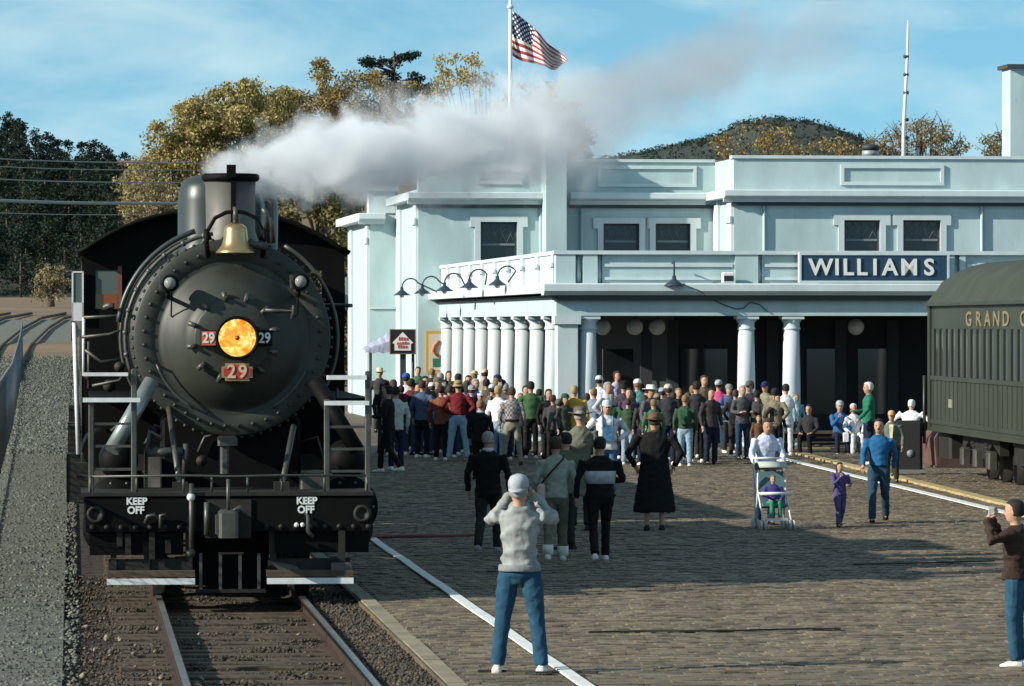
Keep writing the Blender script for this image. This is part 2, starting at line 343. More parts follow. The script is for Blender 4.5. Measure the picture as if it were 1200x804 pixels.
def stonefield(name, n, fr, t0, t1, s0, s1, zf, size, m, parent=None, skip=None, **kw):
    T = rng.uniform(t0, t1, n); S = s0 + (s1-s0)*rng.random(n)**1.35
    if skip: k = skip(T, S); T, S = T[k], S[k]; n = len(T)
    base = np.array([(1,0,0),(0,1,0),(-1,0,0),(0,-1,0),(0,0,.8),(0,0,-.8)])
    sz = size*rng.uniform(.5,1.4,(n,1,1)); V = base[None]*sz*rng.uniform(.6,1.3,(n,1,3)) + rng.normal(0,.14,(n,6,3))*sz
    ang = rng.uniform(0,6.28,n); ca, sa = np.cos(ang)[:,None], np.sin(ang)[:,None]
    X = V[...,0]*ca - V[...,1]*sa; Y = V[...,0]*sa + V[...,1]*ca
    V = np.stack([X + T[:,None], Y + S[:,None], V[...,2] + np.array([zf(t,s) for t,s in zip(T,S)])[:,None]], -1)
    f = np.array([(0,1,4),(1,2,4),(2,3,4),(3,0,4),(1,0,5),(2,1,5),(3,2,5),(0,3,5)])
    Fc = (f[None] + (np.arange(n)*6)[:,None,None]).reshape(-1,3)
    me = fastmesh(name, V.reshape(-1,3), Fc); o = obj(name, me, m, parent, **kw)
    if parent is None: o.location = (fr.X, fr.Y, 0); o.rotation_euler = (0,0,fr.t)
    return o
def fastmesh(name, V, Fc):
    me = bpy.data.meshes.new(name); k = Fc.shape[1]; me.vertices.add(len(V)); me.vertices.foreach_set('co', np.ascontiguousarray(V, dtype=np.float32).ravel())
    me.loops.add(Fc.size); me.loops.foreach_set('vertex_index', Fc.astype(np.int32).ravel()); me.polygons.add(len(Fc)); me.polygons.foreach_set('loop_start', (np.arange(len(Fc))*k).astype(np.int32))
    me.update(calc_edges=True); return me
stonefield('ballast_stones', 15000, TR, -1.75, 1.30, -14, 8, lambda t,s: ZB+.03+.035*sin(t*5+s)*sin(s*3), .020, M_stone, mt, skip=lambda T,S: (abs(abs(T)-.755) > .06), kind='stuff')
stonefield('ballast_stones', 3600, TR, .86, 1.31, -14, 8, lambda t,s: -.035, .018, M_stone, mt, kind='stuff')
stonefield('loose_gravel', 46000, TR, -8.5, -1.6, -14, 75, lambda t,s: -.072, .024, M_gravelst, kind='stuff', label='grey loose gravel scattered over the path beside the train', cat='gravel')
stonefield('coarse_gravel', 22000, TR, -9.0, -1.6, 60, 200, lambda t,s: -.072+zg(50+s), .05, M_gravelst, kind='stuff', label='coarse gravel on the far part of the path along the train', cat='gravel')
M_paledebris = mat('pale_debris', (.28,.24,.17), .9, var=.3, scale=3)
stonefield('pale_pebbles', 90, TR, -1.9, 1.25, -13, 0, lambda t,s: ZB+.07, .035, M_paledebris, mt, skip=lambda T,S: (abs(T) > .35), kind='stuff')
# the side track beyond the fence, swinging to the right in the distance
SID = Frame(TR.w(-9.9, 40).x, TR.w(-9.9, 40).y, -.099)
def sidez(s): return zg(SID.w(0, s).y)
track('side_track', SID, -30, 330, -30, 0, zfun=sidez)
pp = [(-70,440),(0,398),(20,384),(42,377),(62,375),(90,373)]
cv = []
for i,(px,py) in enumerate(pp):
    Yd = [150,210,250,285,310,330][i]; cv.append(((px-600)/F*Yd, Yd))
for off in (-.75, .75, -4.6, -3.1):
    mb = MB(); mb.path([(x+off, y, zg(y)+.0+.05) for x,y in cv], .09, 4); mb.build('siding_rail', M_rust, kind='structure')
# ------------------------------------------------------------------ fence
M_fence = mat('galvanised_wire', (.17,.19,.22), .5, .4, var=.25, scale=2, stretch=(1,1,.2))
fr0 = ground(0, 549); fx = lambda y: fr0[0] + (y - fr0[1])*(-.099)
fen = empty('boundary_fence', (0,0,0), label='long pale chain link fence left of the gravel path', cat='fence')
wm=MB(); ux=-.099; n_=30
for i in range(-16, 30):
    for sg_ in (-1,1):
        a0=i*.1; # a diagonal wire from (a0,0) to (a0+1.6*sg) clipped to the panel
        y0_,z0_=(a0,0.0); y1_,z1_=a0+1.6,1.6
        if y0_<0: z0_=-y0_; y0_=0
        if y1_>3: z1_=1.6-(y1_-3); y1_=3
        if z1_-z0_<.05: continue
        if sg_<0: y0_,y1_=3-y0_,3-y1_
        wm.tube((ux*y0_,y0_,z0_+.15),(ux*y1_,y1_,z1_+.15),.0042,n=3,caps=False)
pm_=wm.mesh('fence_mesh'); pm_.materials.append(M_fence)
rl=MB(); rl.tube((0,0,1.76),(ux*3,3,1.76),.022,n=6); rl.tube((0,0,.14),(ux*3,3,.14),.014,n=6); rlm=rl.mesh('fence_rail'); rlm.materials.append(M_fence)
pt=MB().tube((0,0,-.2),(0,0,1.86),.035,n=8).mesh('fence_post'); pt.materials.append(M_fence)
y = 32.0
while y < 225:
    z=zg(y)-.1; slope=(zg(y+3)-zg(y))/3
    for nm_,me_ in (('fence_mesh',pm_),('fence_rail',rlm),('fence_post',pt)):
        o=obj(nm_,me_,None,fen); o.location=(fx(y),y,z); 
        if nm_!='fence_post': o.rotation_euler=(math.atan(slope),0,0)
    y += 3.0
# ------------------------------------------------------------------ far hills
def hillmesh(name, x0, x1, y0, y1, nx, ny, hf, m, **kw):
    X = np.linspace(x0, x1, nx); Y = np.linspace(y0, y1, ny); return sheet(name, list(X), list(Y), hf, m, **kw)
M_mount = mat('mountain_scrub', (.020,.038,.032), .95, col2=(.045,.05,.035), scale=.018, detail=8, bump=6, bscale=.06)
from mathutils import noise as mnoise
ridge_x = [(p[0]-600)/F*2600 for p in [(560,0),(640,0),(700,0),(760,0),(830,0),(862,0),(890,0),(930,0),(960,0),(1000,0),(1040,0),(1120,0),(1300,0)]]
ridge_h = [H-(y-HY)*2600/F for y in [216,196,190,181,166,150,145,148,160,178,192,204,218]]
def mounth(x, y):
    r = np.interp(x, ridge_x, ridge_h); u = (y-1900)/700.0
    g = max(0, sin(min(max(u,0),2)*pi/2)); n = mnoise.fractal(Vector((x*.012, y*.012, 0)), .7, 2.2, 6)
    return 30 + (r-30)*g + n*3*min(1, g*2) if u < 1 else r - (u-1)*40 + n*3
hillmesh('mountain', -60, 380, 1900, 3200, 150, 90, mounth, M_mount, kind='structure')
n_=2600; X_=rng.uniform(0,250,n_); Y_=rng.uniform(2100,2620,n_); MC=[(x,y,mounth(x,y)+1.0,rng.uniform(.8,2.0)) for x,y in zip(X_,Y_)]
# ------------------------------------------------------------------ depot
M_wall = mat('pale_blue_stucco', (.47,.61,.62), .85, var=.13, scale=1.4, bump=.014, bscale=13, stretch=(1,1,.45), detail=9)
M_trim = mat('white_blue_trim', (.60,.69,.71), .7, var=.10, stretch=(1,1,.3), detail=8, scale=2)
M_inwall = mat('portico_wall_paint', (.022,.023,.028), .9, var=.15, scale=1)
M_roofm = mat('roof_felt', (.12,.12,.12), .9)
M_glass = mat('window_glass', (.012,.016,.018), .08, spec=.6)
M_frame = mat('dark_window_frame', (.04,.045,.05), .6)
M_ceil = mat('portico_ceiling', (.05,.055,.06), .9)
dep = BD.root('depot_building', label='long pale blue two storey railway depot with white columned portico', cat='building')
def part(mb, name, m, parent=dep): return mb.build(name, m, parent)
YC = 29.2; YB = 25.6; YD = 37.0
A = BD.a; 
def Z(py, b, px=None): return BD.z(py, b, A(px, b) if px is not None else 0)
zc0, zc1, zp = Z(240,YC,700), Z(226,YC,700), Z(190,YC,700)     # cornice bottom, top, parapet top
xl, xr = A(490,YC), A(838,YC)
xend = 42.0
# windows in a wall: strips of wall round the openings
def wallrun(x0, x1, b, z1, wins, name='wall', z0=-.1, th=.4):
    x = x0
    for (wx0, wx1, wz0, wz1) in wins:
        part(MB().box(x, wx0, b, b+th, z0, z1), name, M_wall); part(MB().box(wx0, wx1, b, b+th, z0, wz0), name, M_wall); part(MB().box(wx0, wx1, b, b+th, wz1, z1), name, M_wall); x = wx1
    part(MB().box(x, x1, b, b+th, z0, z1), name, M_wall)
def window(x0, x1, z0, z1, b, sur=.17):
    w = empty('window', (0,0,0), parent=dep)
    f = MB(); t = .06; f.box(x0,x1,b+.12,b+.2,z0,z0+t); f.box(x0,x1,b+.12,b+.2,z1-t,z1); f.box(x0,x0+t,b+.12,b+.2,z0+t,z1-t); f.box(x1-t,x1,b+.12,b+.2,z0+t,z1-t)
    part(f, 'sash', M_frame, w)
    zm = z0 + (z1-z0)*.45; part(MB().box(x0+t,x1-t,b+.11,b+.19,zm-.03,zm+.03), 'meeting_rail', mat('sash_rail_grey', (.18,.22,.25), .6), w)
    part(MB().box(x0+t,x1-t,b+.155,b+.165,z0+t,z1-t), 'pane', M_glass, w)
    lm = mat('leading_grey', (.16,.18,.20), .5); l = MB(); n = 4; dx = (x1-x0-2*t)/n
    for i in range(n):
        xa = x0+t+i*dx; za, zb = zm+.04, z1-t-.02
        l.tube((xa,b+.14,za),(xa+dx,b+.14,zb),.008,n=4); l.tube((xa+dx,b+.14,za),(xa,b+.14,zb),.008,n=4)
    part(l, 'muntin', lm, w)
    s = sur; q = MB(); q.box(x0-s,x0,b-.07,b+.1,z0-.0,z1+s); q.box(x1,x1+s,b-.07,b+.1,z0-.0,z1+s); q.box(x0,x1,b-.07,b+.1,z1,z1+s)
    q.box(x0-s*1.8,x0-s,b-.07,b+.1,z1-.15,z1+s); q.box(x1+s,x1+s*1.8,b-.07,b+.1,z1-.15,z1+s); q.box(x0-.1,x1+.1,b-.12,b-.071,z0-.12,z0-.001)
    part(q, 'surround', M_trim, w)
def winpx(p0, p1, y0, y1, b): return (A(p0,b), A(p1,b), Z(y1,b,p0), Z(y0,b,p0))
wc = [winpx(563,606,260,308,YC)]; wa = [winpx(707,749,262,300,YC), winpx(768,809,262,300,YC)]; wb = [winpx(989,1031,258,300,YB), winpx(1058,1102,258,300,YB)]
wallrun(xl, xr, YC, zp, wc + wa); wallrun(A(860,YB), xend, YB, zp, wb)
for w_ in wc + wa: window(*w_, YC)
for w_ in wb: window(*w_, YB)
# side faces
xB = A(860, YB)
part(MB().box(xB, xB+.4, YB+.4, YC+.4, -.1, zp), 'wall', M_wall)
part(MB().box(xl, xl+.4, YC+.4, YD+.4, -.1, zc1+.1), 'wall', M_wall)
xD0, xD1 = A(433, YD), A(468, YD)
zD = Z(252, YD, 440)
part(MB().box(xD0, xl, YD, YD+.4, -.1, zD), 'wall', M_wall)
part(MB().box(xD0, xD0+.4, YD+.4, YD+9, -.1, zD), 'wall', M_wall)
part(MB().box(xl+.4, xend-.1, YC+.4, YD+8, zp-.9, zp-.8), 'roof', M_roofm)
# right-hand tall chimney
ch0, ch1 = A(1184, 32), A(1225, 32); zt = Z(80, 32, 1190)
chs = MB().box(ch0, ch1, 32, 33.2, zp-1, zt); part(chs, 'chimney', M_wall)
part(MB().box(ch0-.12, ch1+.12, 31.85, 33.35, zt, zt+.12), 'chimney_cap', mat('dark_cap', (.06,.06,.055), .8))
# cornices
def cornice(x0, x1, b, z0, z1, pr=.42, left=False):
    c = MB(); h = z1-z0
    poly = [(b+.0, z0), (b-pr*.35, z0), (b-pr*.45, z0+h*.3), (b-pr*.9, z0+h*.42), (b-pr, z0+h*.5), (b-pr, z1-h*.08), (b-pr*.9, z1), (b+.0, z1)]
    c.prismx(poly, x0, x1); part(c, 'cornice', M_trim)
cornice(xl-.32, A(637,YC), YC, zc0, zc1); cornice(A(667,YC), xB-.3, YC, zc0, zc1); cornice(xB-.32, xend, YB, zc0, zc1)
part(MB().box(xB-.34, xB-.001, YB+.001, YC-.45, zc0+.12, zc1), 'cornice', M_trim)
part(MB().box(xl-.34, xl-.001, YC+.001, YD-.45, zc0+.12, zc1), 'cornice', M_trim)
zd0 = Z(263,YD,440); zd1 = Z(250,YD,440)
cornice(xD0-.35, xl-.35, YD, zd0, zd1, .4); part(MB().box(xD0-.38, xD0-.001, YD+.001, YD+9.2, zd0+.1, zd1), 'cornice', M_trim)
part(MB().box(xD0-.02, xD0+.8, YD-.02, YD+.8, zd1+.001, Z(224,YD,430)), 'corner_post', M_trim)
part(MB().box(xD0-.12, xD0+.9, YD-.12, YD+.9, Z(224,YD,430), Z(224,YD,430)+.15), 'post_cap', M_trim)
part(MB().box(xD0+.4, xl, YD+.03, YD+.35, zd1, Z(240,YD,440)), 'parapet', M_wall)
# dark strips that paint in the shade under the cornices
M_corniceshade = mat('painted_cornice_shade', (.05,.055,.055), .8)
for (x0,x1,b,z_) in ((xl-.05, A(637,YC), YC, zc0), (A(667,YC), xB-.01, YC, zc0), (xB-.05, xend, YB, zc0)): part(MB().box(x0,x1,b-.13,b-.002,z_-.10,z_-.003), 'cornice_shade_strip', M_corniceshade)
# parapet coping, panels
for (x0,x1,b) in ((xl-.06, xB-.003, YC), (xB-.06, xend, YB)): part(MB().box(x0, x1, b-.06, b+.46, zp, zp+.09), 'coping', M_trim)
def panel(p0, p1, y0, y1, b, w=.1):
    x0,x1,z0,z1 = winpx(p0,p1,y0,y1,b); q = MB(); q.box(x0,x1,b-.06,b-.001,z1-w,z1); q.box(x0,x1,b-.06,b-.001,z0,z0+w); q.box(x0,x0+w,b-.06,b-.001,z0+w,z1-w); q.box(x1-w,x1,b-.06,b-.001,z0+w,z1-w)
    part(q, 'parapet_panel', M_trim)
panel(559,612,197,216,YC); panel(700,816,194,219,YC); panel(985,1106,193,217,YB)
# pilaster strips at corners
def pil(p0, p1, b, z1, proj=.1):
    part(MB().box(A(p0,b), A(p1,b), b-proj, b-.001, -.1, z1), 'pilaster', M_trim)
    part(MB().box(A(p0,b)-.06, A(p1,b)+.06, b-proj-.06, b-.002, z1-.42, z1-.22), 'pilaster_cap', M_trim)
for (xs_, b0, b1) in ((xl, YC+.1, YC+6.5), (xD0, YD+.1, YD+7.5), (xB, YB+.05, YC-.1)):
    part(MB().box(xs_-.07, xs_-.001, b0, b0+.9, 0, zc0-.02 if xs_ != xD0 else zd0-.02), 'pilaster', M_trim)
    part(MB().box(xs_-.12, xs_-.071, b0-.05, b0+.95, (zc0 if xs_ != xD0 else zd0)-.6, (zc0 if xs_ != xD0 else zd0)-.4), 'pilaster_cap', M_trim)
    part(MB().box(xs_-.07, xs_-.001, b1-.9, b1, 0, zc0-.02 if xs_ != xD0 else zd0-.02), 'pilaster', M_trim)
part(MB().box(xD0, xl-.01, YD-.05, YD-.001, Z(362,YD,440), Z(360,YD,440)), 'string_course', M_trim)
# tower pier in front of the wall
tp0, tp1 = A(640,YC-1.2), A(664,YC-1.2); zt = Z(165,YC-1.2,650)
tw = MB().box(tp0, tp1, YC-1.2, YC-.002, 0, zt); part(tw, 'chimney_stack', M_wall)
part(MB().box(tp0-.05, tp1+.05, YC-1.25, YC+.05, zt, zt+.12), 'stack_cap', M_trim)
# downpipes and conduits
for (px,b,z0_,z1_) in ((681,YC,.1,zc0-.1),(633,YC,.1,zc0-.1),(1150,YB,.1,zc0-.1),(895,YB,.1,zc0-.1)):
    x=A(px,b); part(MB().tube((x,b-.06,z0_),(x,b-.06,z1_),.045,n=8), 'downpipe', M_wall)
# ---- portico
PC0 = Z(370,0,660); zCor0 = Z(346,0,660); zCor1 = Z(332,0,660); zBal = Z(295,0,660)
xP0 = A(652,0); YS = YC
xPe = 36.0
# entablature beams: front and side
part(MB().box(xP0, xPe, 0, .55, PC0, zCor0), 'entablature', M_wall)
part(MB().box(xP0, xP0+.55, .551, YS-.002, PC0, zCor0), 'entablature', M_wall)
c = MB(); pr = .32
c.prismx([(0,zCor0),(-pr*.6,zCor0),(-pr,zCor0+.1),(-pr,zCor1-.03),(-pr+.04,zCor1),(.3,zCor1),(.3,zCor0)], xP0-pr, xPe); part(c, 'cornice', M_trim)
part(MB().box(xP0-pr, xP0-.001, .301, YS, zCor0+.05, zCor1), 'cornice', M_trim)
part(MB().box(xP0-.10, xPe, -.16, -.002, zCor0-.12, zCor0-.003), 'cornice_shade_strip', M_corniceshade)  # portico cornice shade, painted as dark strips on front and side
part(MB().box(xP0-.10, xP0-.002, -.001, YS, zCor0-.06, zCor0-.003), 'cornice_shade_strip', M_corniceshade)
part(MB().box(xP0-.001, xPe, .302, YS, zCor1-.12, zCor1-.02), 'portico_roof', M_roofm)
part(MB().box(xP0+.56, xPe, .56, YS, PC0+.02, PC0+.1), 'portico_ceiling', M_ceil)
# inner block behind the columns
ix0, iy0 = xP0+3.4, 4.2
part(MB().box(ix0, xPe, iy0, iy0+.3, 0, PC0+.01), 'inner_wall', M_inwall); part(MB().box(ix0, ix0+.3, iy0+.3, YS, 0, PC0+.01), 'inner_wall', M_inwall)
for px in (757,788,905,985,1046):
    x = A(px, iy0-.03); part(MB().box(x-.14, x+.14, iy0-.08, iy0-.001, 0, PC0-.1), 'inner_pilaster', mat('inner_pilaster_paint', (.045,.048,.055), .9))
x = A(715, iy0); 
for p0,p1 in ((706,742),(797,852),(945,982),(1005,1040)):
    x0,x1 = A(p0,iy0), A(p1,iy0); part(MB().box(x0,x1,iy0-.05,iy0-.002,.7,2.3), 'inner_window', M_glass)
# columns
def column(x, y, r=.215):
    o = empty('column', (x, y, 0), parent=dep); h = PC0
    sh = MB().lathe([(r*1.0,.12),(r*1.02,.5),(r*.98,1.6),(r*.88,h-.34)], n=24); sh.build('shaft', M_trim, o)
    b = MB().lathe([(r*1.25,0),(r*1.25,.06),(r*1.12,.09),(r*1.0,.12)], n=24); b.build('base', M_trim, o)
    cp = MB().lathe([(r*.88,h-.34),(r*.98,h-.32),(r*.98,h-.28),(r*.9,h-.26),(r*.9,h-.17),(r*1.2,h-.08)], n=24); cp.box(-r*1.22,r*1.22,-r*1.22,r*1.22,h-.08,h-.002); cp.build('capital', M_trim, o)
def pier(x0, x1, y0, y1):
    o = empty('pier', (0,0,0), parent=dep); MB().bbox(x0,x1,y0,y1,0,PC0-.2,.015).build('shaft', M_trim, o); MB().box(x0-.06,x1+.06,y0-.06,y1+.06,PC0-.2,PC0-.002).build('capital', M_trim, o); MB().box(x0-.05,x1+.05,y0-.05,y1+.05,0,.2).build('base', M_trim, o)
pier(xP0+.02, xP0+.52, .03, .53)
cx = [A(689,.28), A(874.5,.28), A(927.5,.28)]
pitch = cx[2]-cx[0]
for x in cx: column(x, .28)
for k in (1,2,3,4,5): column(cx[1]+pitch*k, .28); column(cx[2]+pitch*k, .28)
for i in range(9): column(xP0+.27, 3.3*(i+1) - .55, .235)
# balustrade, front
def bal(p0, p1, kind='panel', b=.12):
    x0, x1 = A(p0,b), A(p1,b); d = .24
    if kind == 'post': part(MB().box(x0, x1, b-.06, b+d+.06, zCor1, zBal-.06), 'balustrade_post', M_wall)
    elif kind == 'panel':
        q = MB().box(x0, x1, b+.03, b+d-.03, zCor1, zBal-.06); part(q, 'balustrade_panel', M_wall)
        f = MB(); w=.07; zz0, zz1 = zCor1+.08, zBal-.28; f.box(x0+.05,x1-.05,b-.01,b+.029,zz1-w,zz1); f.box(x0+.05,x1-.05,b-.01,b+.029,zz0,zz0+w); part(f, 'panel_moulding', M_trim)
    else:
        n = max(1, int((x1-x0)/.2))
        for i in range(n):
            xx = x0 + (i+.5)*(x1-x0)/n; part(MB().lathe([(.05,zCor1),(.07,zCor1+.2),(.04,zCor1+.45),(.06,zBal-.06)], (xx,b+d/2,0), n=8), 'baluster', M_trim)
for p0,p1,k in ((651,674,'post'),(674,683,'open'),(683,700,'post'),(700,706,'open'),(706,861,'panel'),(861,866,'post'),(866,888,'post'),(888,893,'open'),(893,938,'panel'),(938,1111,'panel'),(1111,1118,'post'),(1118,1124,'open'),(1124,1131,'post'),(1131,1200,'panel'),(1200,1300,'panel')): bal(p0,p1,k)
part(MB().box(A(651,.1)-.05, xPe, .03, .45, zBal-.06, zBal+.03), 'balustrade_rail', M_trim)
# side balustrade
xs0 = xP0+.05
part(MB().box(xs0, xs0+.18, .5, YS-.05, zCor1, zBal-.06), 'balustrade_panel', M_trim); part(MB().box(xs0-.04, xs0+.26, .46, YS-.01, zBal-.06, zBal+.03), 'balustrade_rail', M_trim)
for i in range(9):
    y = .5 + 3.25*i; part(MB().box(xs0-.07, xs0-.001, y, y+.5, zCor1, zBal-.07), 'balustrade_post', M_trim); part(MB().box(xs0-.12, xs0-.071, y-.05, y+.55, zBal-.35, zBal-.25), 'post_band', M_trim)
# hanging globe lamps under the portico
M_globe = mat('white_globe_glass', (.62,.60,.56), .4)
for i, px in enumerate((706,744,770,1003)):
    b = 2.2; g = empty('globe_lamp', BD.w(A(px,b), b, 0), BD.t, label=['white round globe lamp hanging nearest the first portico column','left one of the paired globe lamps in the middle of the portico opening','right one of the paired globe lamps in the middle of the portico opening','white round globe lamp hanging alone in the portico bay near the green coach'][i], cat='lamp', group='globe lamps hanging in the portico')
    zc = Z(383,b,px); MB().ball((0,0,zc), .2, 18, 12).build('globe', M_globe, g); MB().tube((0,0,zc+.19),(0,0,PC0+.015),.02,n=6).build('stem', M_frame, g)
# ---- station sign
M_navy = mat('navy_sign_paint', (.018,.06,.11), .5, var=.12, scale=3)
M_wpaint = mat('white_sign_paint', (.85,.85,.80), .5)
sg = BD.root('station_sign', label='dark blue name board reading WILLIAMS on the depot balustrade', cat='sign')
x0,x1 = A(939,-.2), A(1110,-.2); z0, z1 = Z(329,-.2,1000), Z(299,-.2,1000)
MB().box(x0,x1,-.2,-.02,z0,z1).build('board', M_navy, sg)
f = MB(); f.box(x0-.05,x1+.05,-.22,-.015,z1,z1+.06); f.box(x0-.05,x1+.05,-.22,-.015,z0-.05,z0); f.box(x0-.05,x0,-.22,-.015,z0,z1); f.box(x1,x1+.05,-.22,-.015,z0,z1); f.build('frame', M_trim, sg)
for chh, px in zip('WILLIAMS', (962,981,994,1010,1025.5,1043,1065.5,1089)):
    text('letter', chh, .54, M_wpaint, sg, (A(px,-.22), -.215, (z0+z1)/2), ext=.012, sx=1.0, bold=.012)
# ---- signs left
cl = BD.a(455, YC-2)
M_awn = mat('lilac_awning_cloth', (.36,.38,.50), .85, var=.2, scale=5)
yW = YC-2.2
aw = BD.root('cloth_awning', label='grey lilac cloth awning on dark posts beside the left depot wing', cat='awning')
xa, xb_ = A(427,yW), A(485,yW); zt_, zb_ = Z(390,yW,450), Z(409,yW,450)
n = 16; vs = []; fs = []
for i in range(n+1):
    u = i/n; x = xa+(xb_-xa)*u; top = zb_ + (zt_-zb_)*min(1, u*1.9) ; dz = .05*sin(i*2.4)
    vs += [(x, yW-.3, zb_-.10+.03*sin(i*1.9)), (x, yW-.25, (top+zb_)/2+dz*.2), (x, yW+1.0, top+dz*.5)]
for i in range(n): fs += [(3*i,3*i+3,3*i+4,3*i+1),(3*i+1,3*i+4,3*i+5,3*i+2)]
cl_ = MB().add(vs, fs).build('canopy', M_awn, aw); cl_.modifiers.new('thickness','SOLIDIFY').thickness = .02
for px in (434,484): MB().tube((A(px,yW-.1),yW-.1,0),(A(px,yW-.1),yW-.1,zb_),.045,n=8).build('post', M_frame, aw)
hs = BD.root('hanging_sign', label='square black sign with white house shape and red lettering on a dark post', cat='sign')
yS = yW-.6; x0,x1,z0,z1 = A(458,yS),A(486,yS),Z(414,yS,470),Z(387,yS,470); xm=(x0+x1)/2; h=z1-z0; w=x1-x0
MB().box(x0,x1,yS,yS+.06,z0,z1).build('board', mat('sign_black',(.015,.015,.018),.5), hs)
f=MB(); 
for q in ((x0-.03,x1+.03,z1,z1+.03),(x0-.03,x1+.03,z0-.03,z0),(x0-.03,x0,z0,z1),(x1,x1+.03,z0,z1)): f.box(q[0],q[1],yS-.015,yS+.075,q[2],q[3])
f.build('frame', mat('sign_brown',(.20,.09,.04),.6), hs)
MB().prism([(xm-w*.34,z0+h*.12),(xm+w*.34,z0+h*.12),(xm+w*.34,z0+h*.4),(xm+w*.44,z0+h*.45),(xm,z0+h*.92),(xm-w*.44,z0+h*.45),(xm-w*.34,z0+h*.4)], yS-.02, yS-.001).build('house_panel', M_wpaint, hs)
MR = mat('sign_red',(.55,.05,.02),.5)
for zz, ww in ((.62,.34),(.44,.5),(.28,.4)):
    l = MB(); x = xm-w*ww/2
    while x < xm+w*ww/2: l.box(x, x+.045, yS-.03, yS-.021, z0+h*zz-.045, z0+h*zz+random.uniform(.02,.055)); x += .075
    l.build('script_line', MR, hs)
MB().box(xm-.06,xm+.10,yS+.08,yS+.2,0,z0+.1).build('post', M_frame, hs)
ps = BD.root('yellow_poster', label='yellow framed poster on the depot wall beside the side columns', cat='poster')
b = YC-.02; x0,x1,z0,z1 = A(499,b),A(515,b),Z(426,b,505),Z(388,b,505)
MB().box(x0,x1+.3,b-.05,b-.0,z0-.3,z1).build('frame', mat('poster_yellow',(.68,.42,.10),.6), ps)
MB().box(x0+.09,x1+.21,b-.062,b-.051,z0-.2,z1-.09).build('sheet', mat('poster_cream',(.75,.72,.60),.6), ps)
q = MB(); q.path([(x0+.4,b-.066,z1-.3),(x0+.25,b-.066,z1-.42),(x0+.2,b-.066,z1-.6),(x0+.38,b-.066,z1-.75)], .05, 6); q.build('swirl', mat('poster_orange',(.6,.18,.06),.6), ps)
MB().box(x0+.2,x1+.1,b-.072,b-.063,z0-.1,z0+.15).build('green_block', mat('poster_green',(.04,.2,.12),.6), ps)
# gooseneck lamps along the side cornice
M_shade = mat('blue_black_enamel', (.03,.05,.08), .35)
gl_lab = ['farthest gooseneck lamp, hanging free left of the side colonnade','second farthest gooseneck lamp, in front of the left depot wing corner','middle gooseneck lamp above the farthest side columns','second nearest gooseneck lamp on the side cornice','nearest gooseneck lamp on the side cornice of the portico']
def gooseneck(px, py, b, lab, front=False):
    x = A(px, b); z = Z(py, b, px); g = empty('gooseneck_lamp', BD.w(x, b, z), BD.t, label=lab, cat='lamp', group='gooseneck lamps along the portico cornice')
    MB().lathe([(.24,-.08),(.235,-.06),(.12,.02),(.05,.08),(.045,.16)], n=20).build('shade', M_shade, g)
    MB().ball((0,0,-.08),.07,8,6).build('bulb', M_globe, g)
    if front: P = [(0,0,.15),(0,0,.42),(0,.05,.5),(0,.3,.45)]
    else: P = [(0,0,.15)] + [(.25-.25*cos(a), 0, .14+.27*sin(a)) for a in np.linspace(0, pi*.82, 9)] + [(xP0-pr-x+.05, 0, .0)]
    MB().path(P, .022, 7).build('arm', M_frame, g); return g
for i,(px,py,b) in enumerate(((471,343,26.5),(495,341,22.5),(521,338,18.5),(550,334,13.5),(583,331,8.0))): gooseneck(px,py,b,gl_lab[i])
gooseneck(790,331,-.32,'gooseneck lamp standing alone on the front cornice of the portico', True)
cb = MB(); ptsc = [(800,333),(820,341),(835,350),(850,357),(865,362),(874,361),(882,354),(893,357),(903,366)]
cb.path([(A(p,-.345), -.345 if q<347 else -.03, Z(q,-.2,p)) for p,q in ptsc], .012, 6); o = cb.build('loose_cable', M_frame); o.location = (BD.X,BD.Y,0); o.rotation_euler=(0,0,BD.t); tag(o,'thin dark cable drooping across the portico front below the cornice','cable')
# floodlight box on front cornice
fl = BD.root('floodlight', label='small white boxed floodlight standing on the portico front cornice', cat='floodlight')
x = A(853,-.15); MB().bbox(x-.14,x+.14,-.28,-.04,zCor1+.02,zCor1+.26,.02).build('housing', M_wpaint, fl); MB().box(x-.11,x+.11,-.285,-.281,zCor1+.05,zCor1+.18).build('lens', M_glass, fl)
# roof items: vent, mast, flagpole with flag
rv = empty('roof_vent', BD.w(A(1020,30),30,0), BD.t, label='small round metal roof vent on the right half of the parapet', cat='vent'); zz = zp-.8
MB().lathe([(.2,zz),(.2,Z(184,30,1020)),(.26,Z(184,30,1020)+.01),(.26,Z(177,30,1020)),(.2,Z(176,30,1020))], n=16).build('body', mat('vent_metal',(.35,.38,.36),.5,.4), rv)
MB().lathe([(.27,Z(175.5,30,1020)),(.27,Z(171,30,1020)),(.12,Z(169,30,1020))], n=16).build('cap', M_frame, rv)
an = empty('radio_mast', BD.w(A(1059,34),34,0), BD.t, label='tall thin white radio mast behind the depot parapet', cat='antenna')
z0, z1 = zp-1, Z(24,34,1060); mm_ = MB().path([(0,0,z0),(.0,0,z0+(z1-z0)*.4),(.12,0,z0+(z1-z0)*.8),(.14,0,z1)], .04, 8, rs=[.075,.06,.045,.03]); mm_.build('pole', mat('mast_white',(.8,.78,.74),.5), an)
for u in (.35,.45,.6,.7,.8): zz=z0+(z1-z0)*u; MB().tube((.0,-.0,zz),(.15,0,zz),.055,n=8).build('joint', M_frame, an)
fp = empty('flagpole', BD.w(A(598,32),32,0), BD.t, label='tall white flagpole rising behind the smoke over the depot roof', cat='flagpole')
z1 = Z(-12,32,598); MB().path([(0,0,zp-.9),(0,0,(zp+z1)/2),(0,0,z1)], .05, 10, rs=[.075,.06,.045]).build('pole', mat('pole_white',(.8,.8,.78),.4), fp)
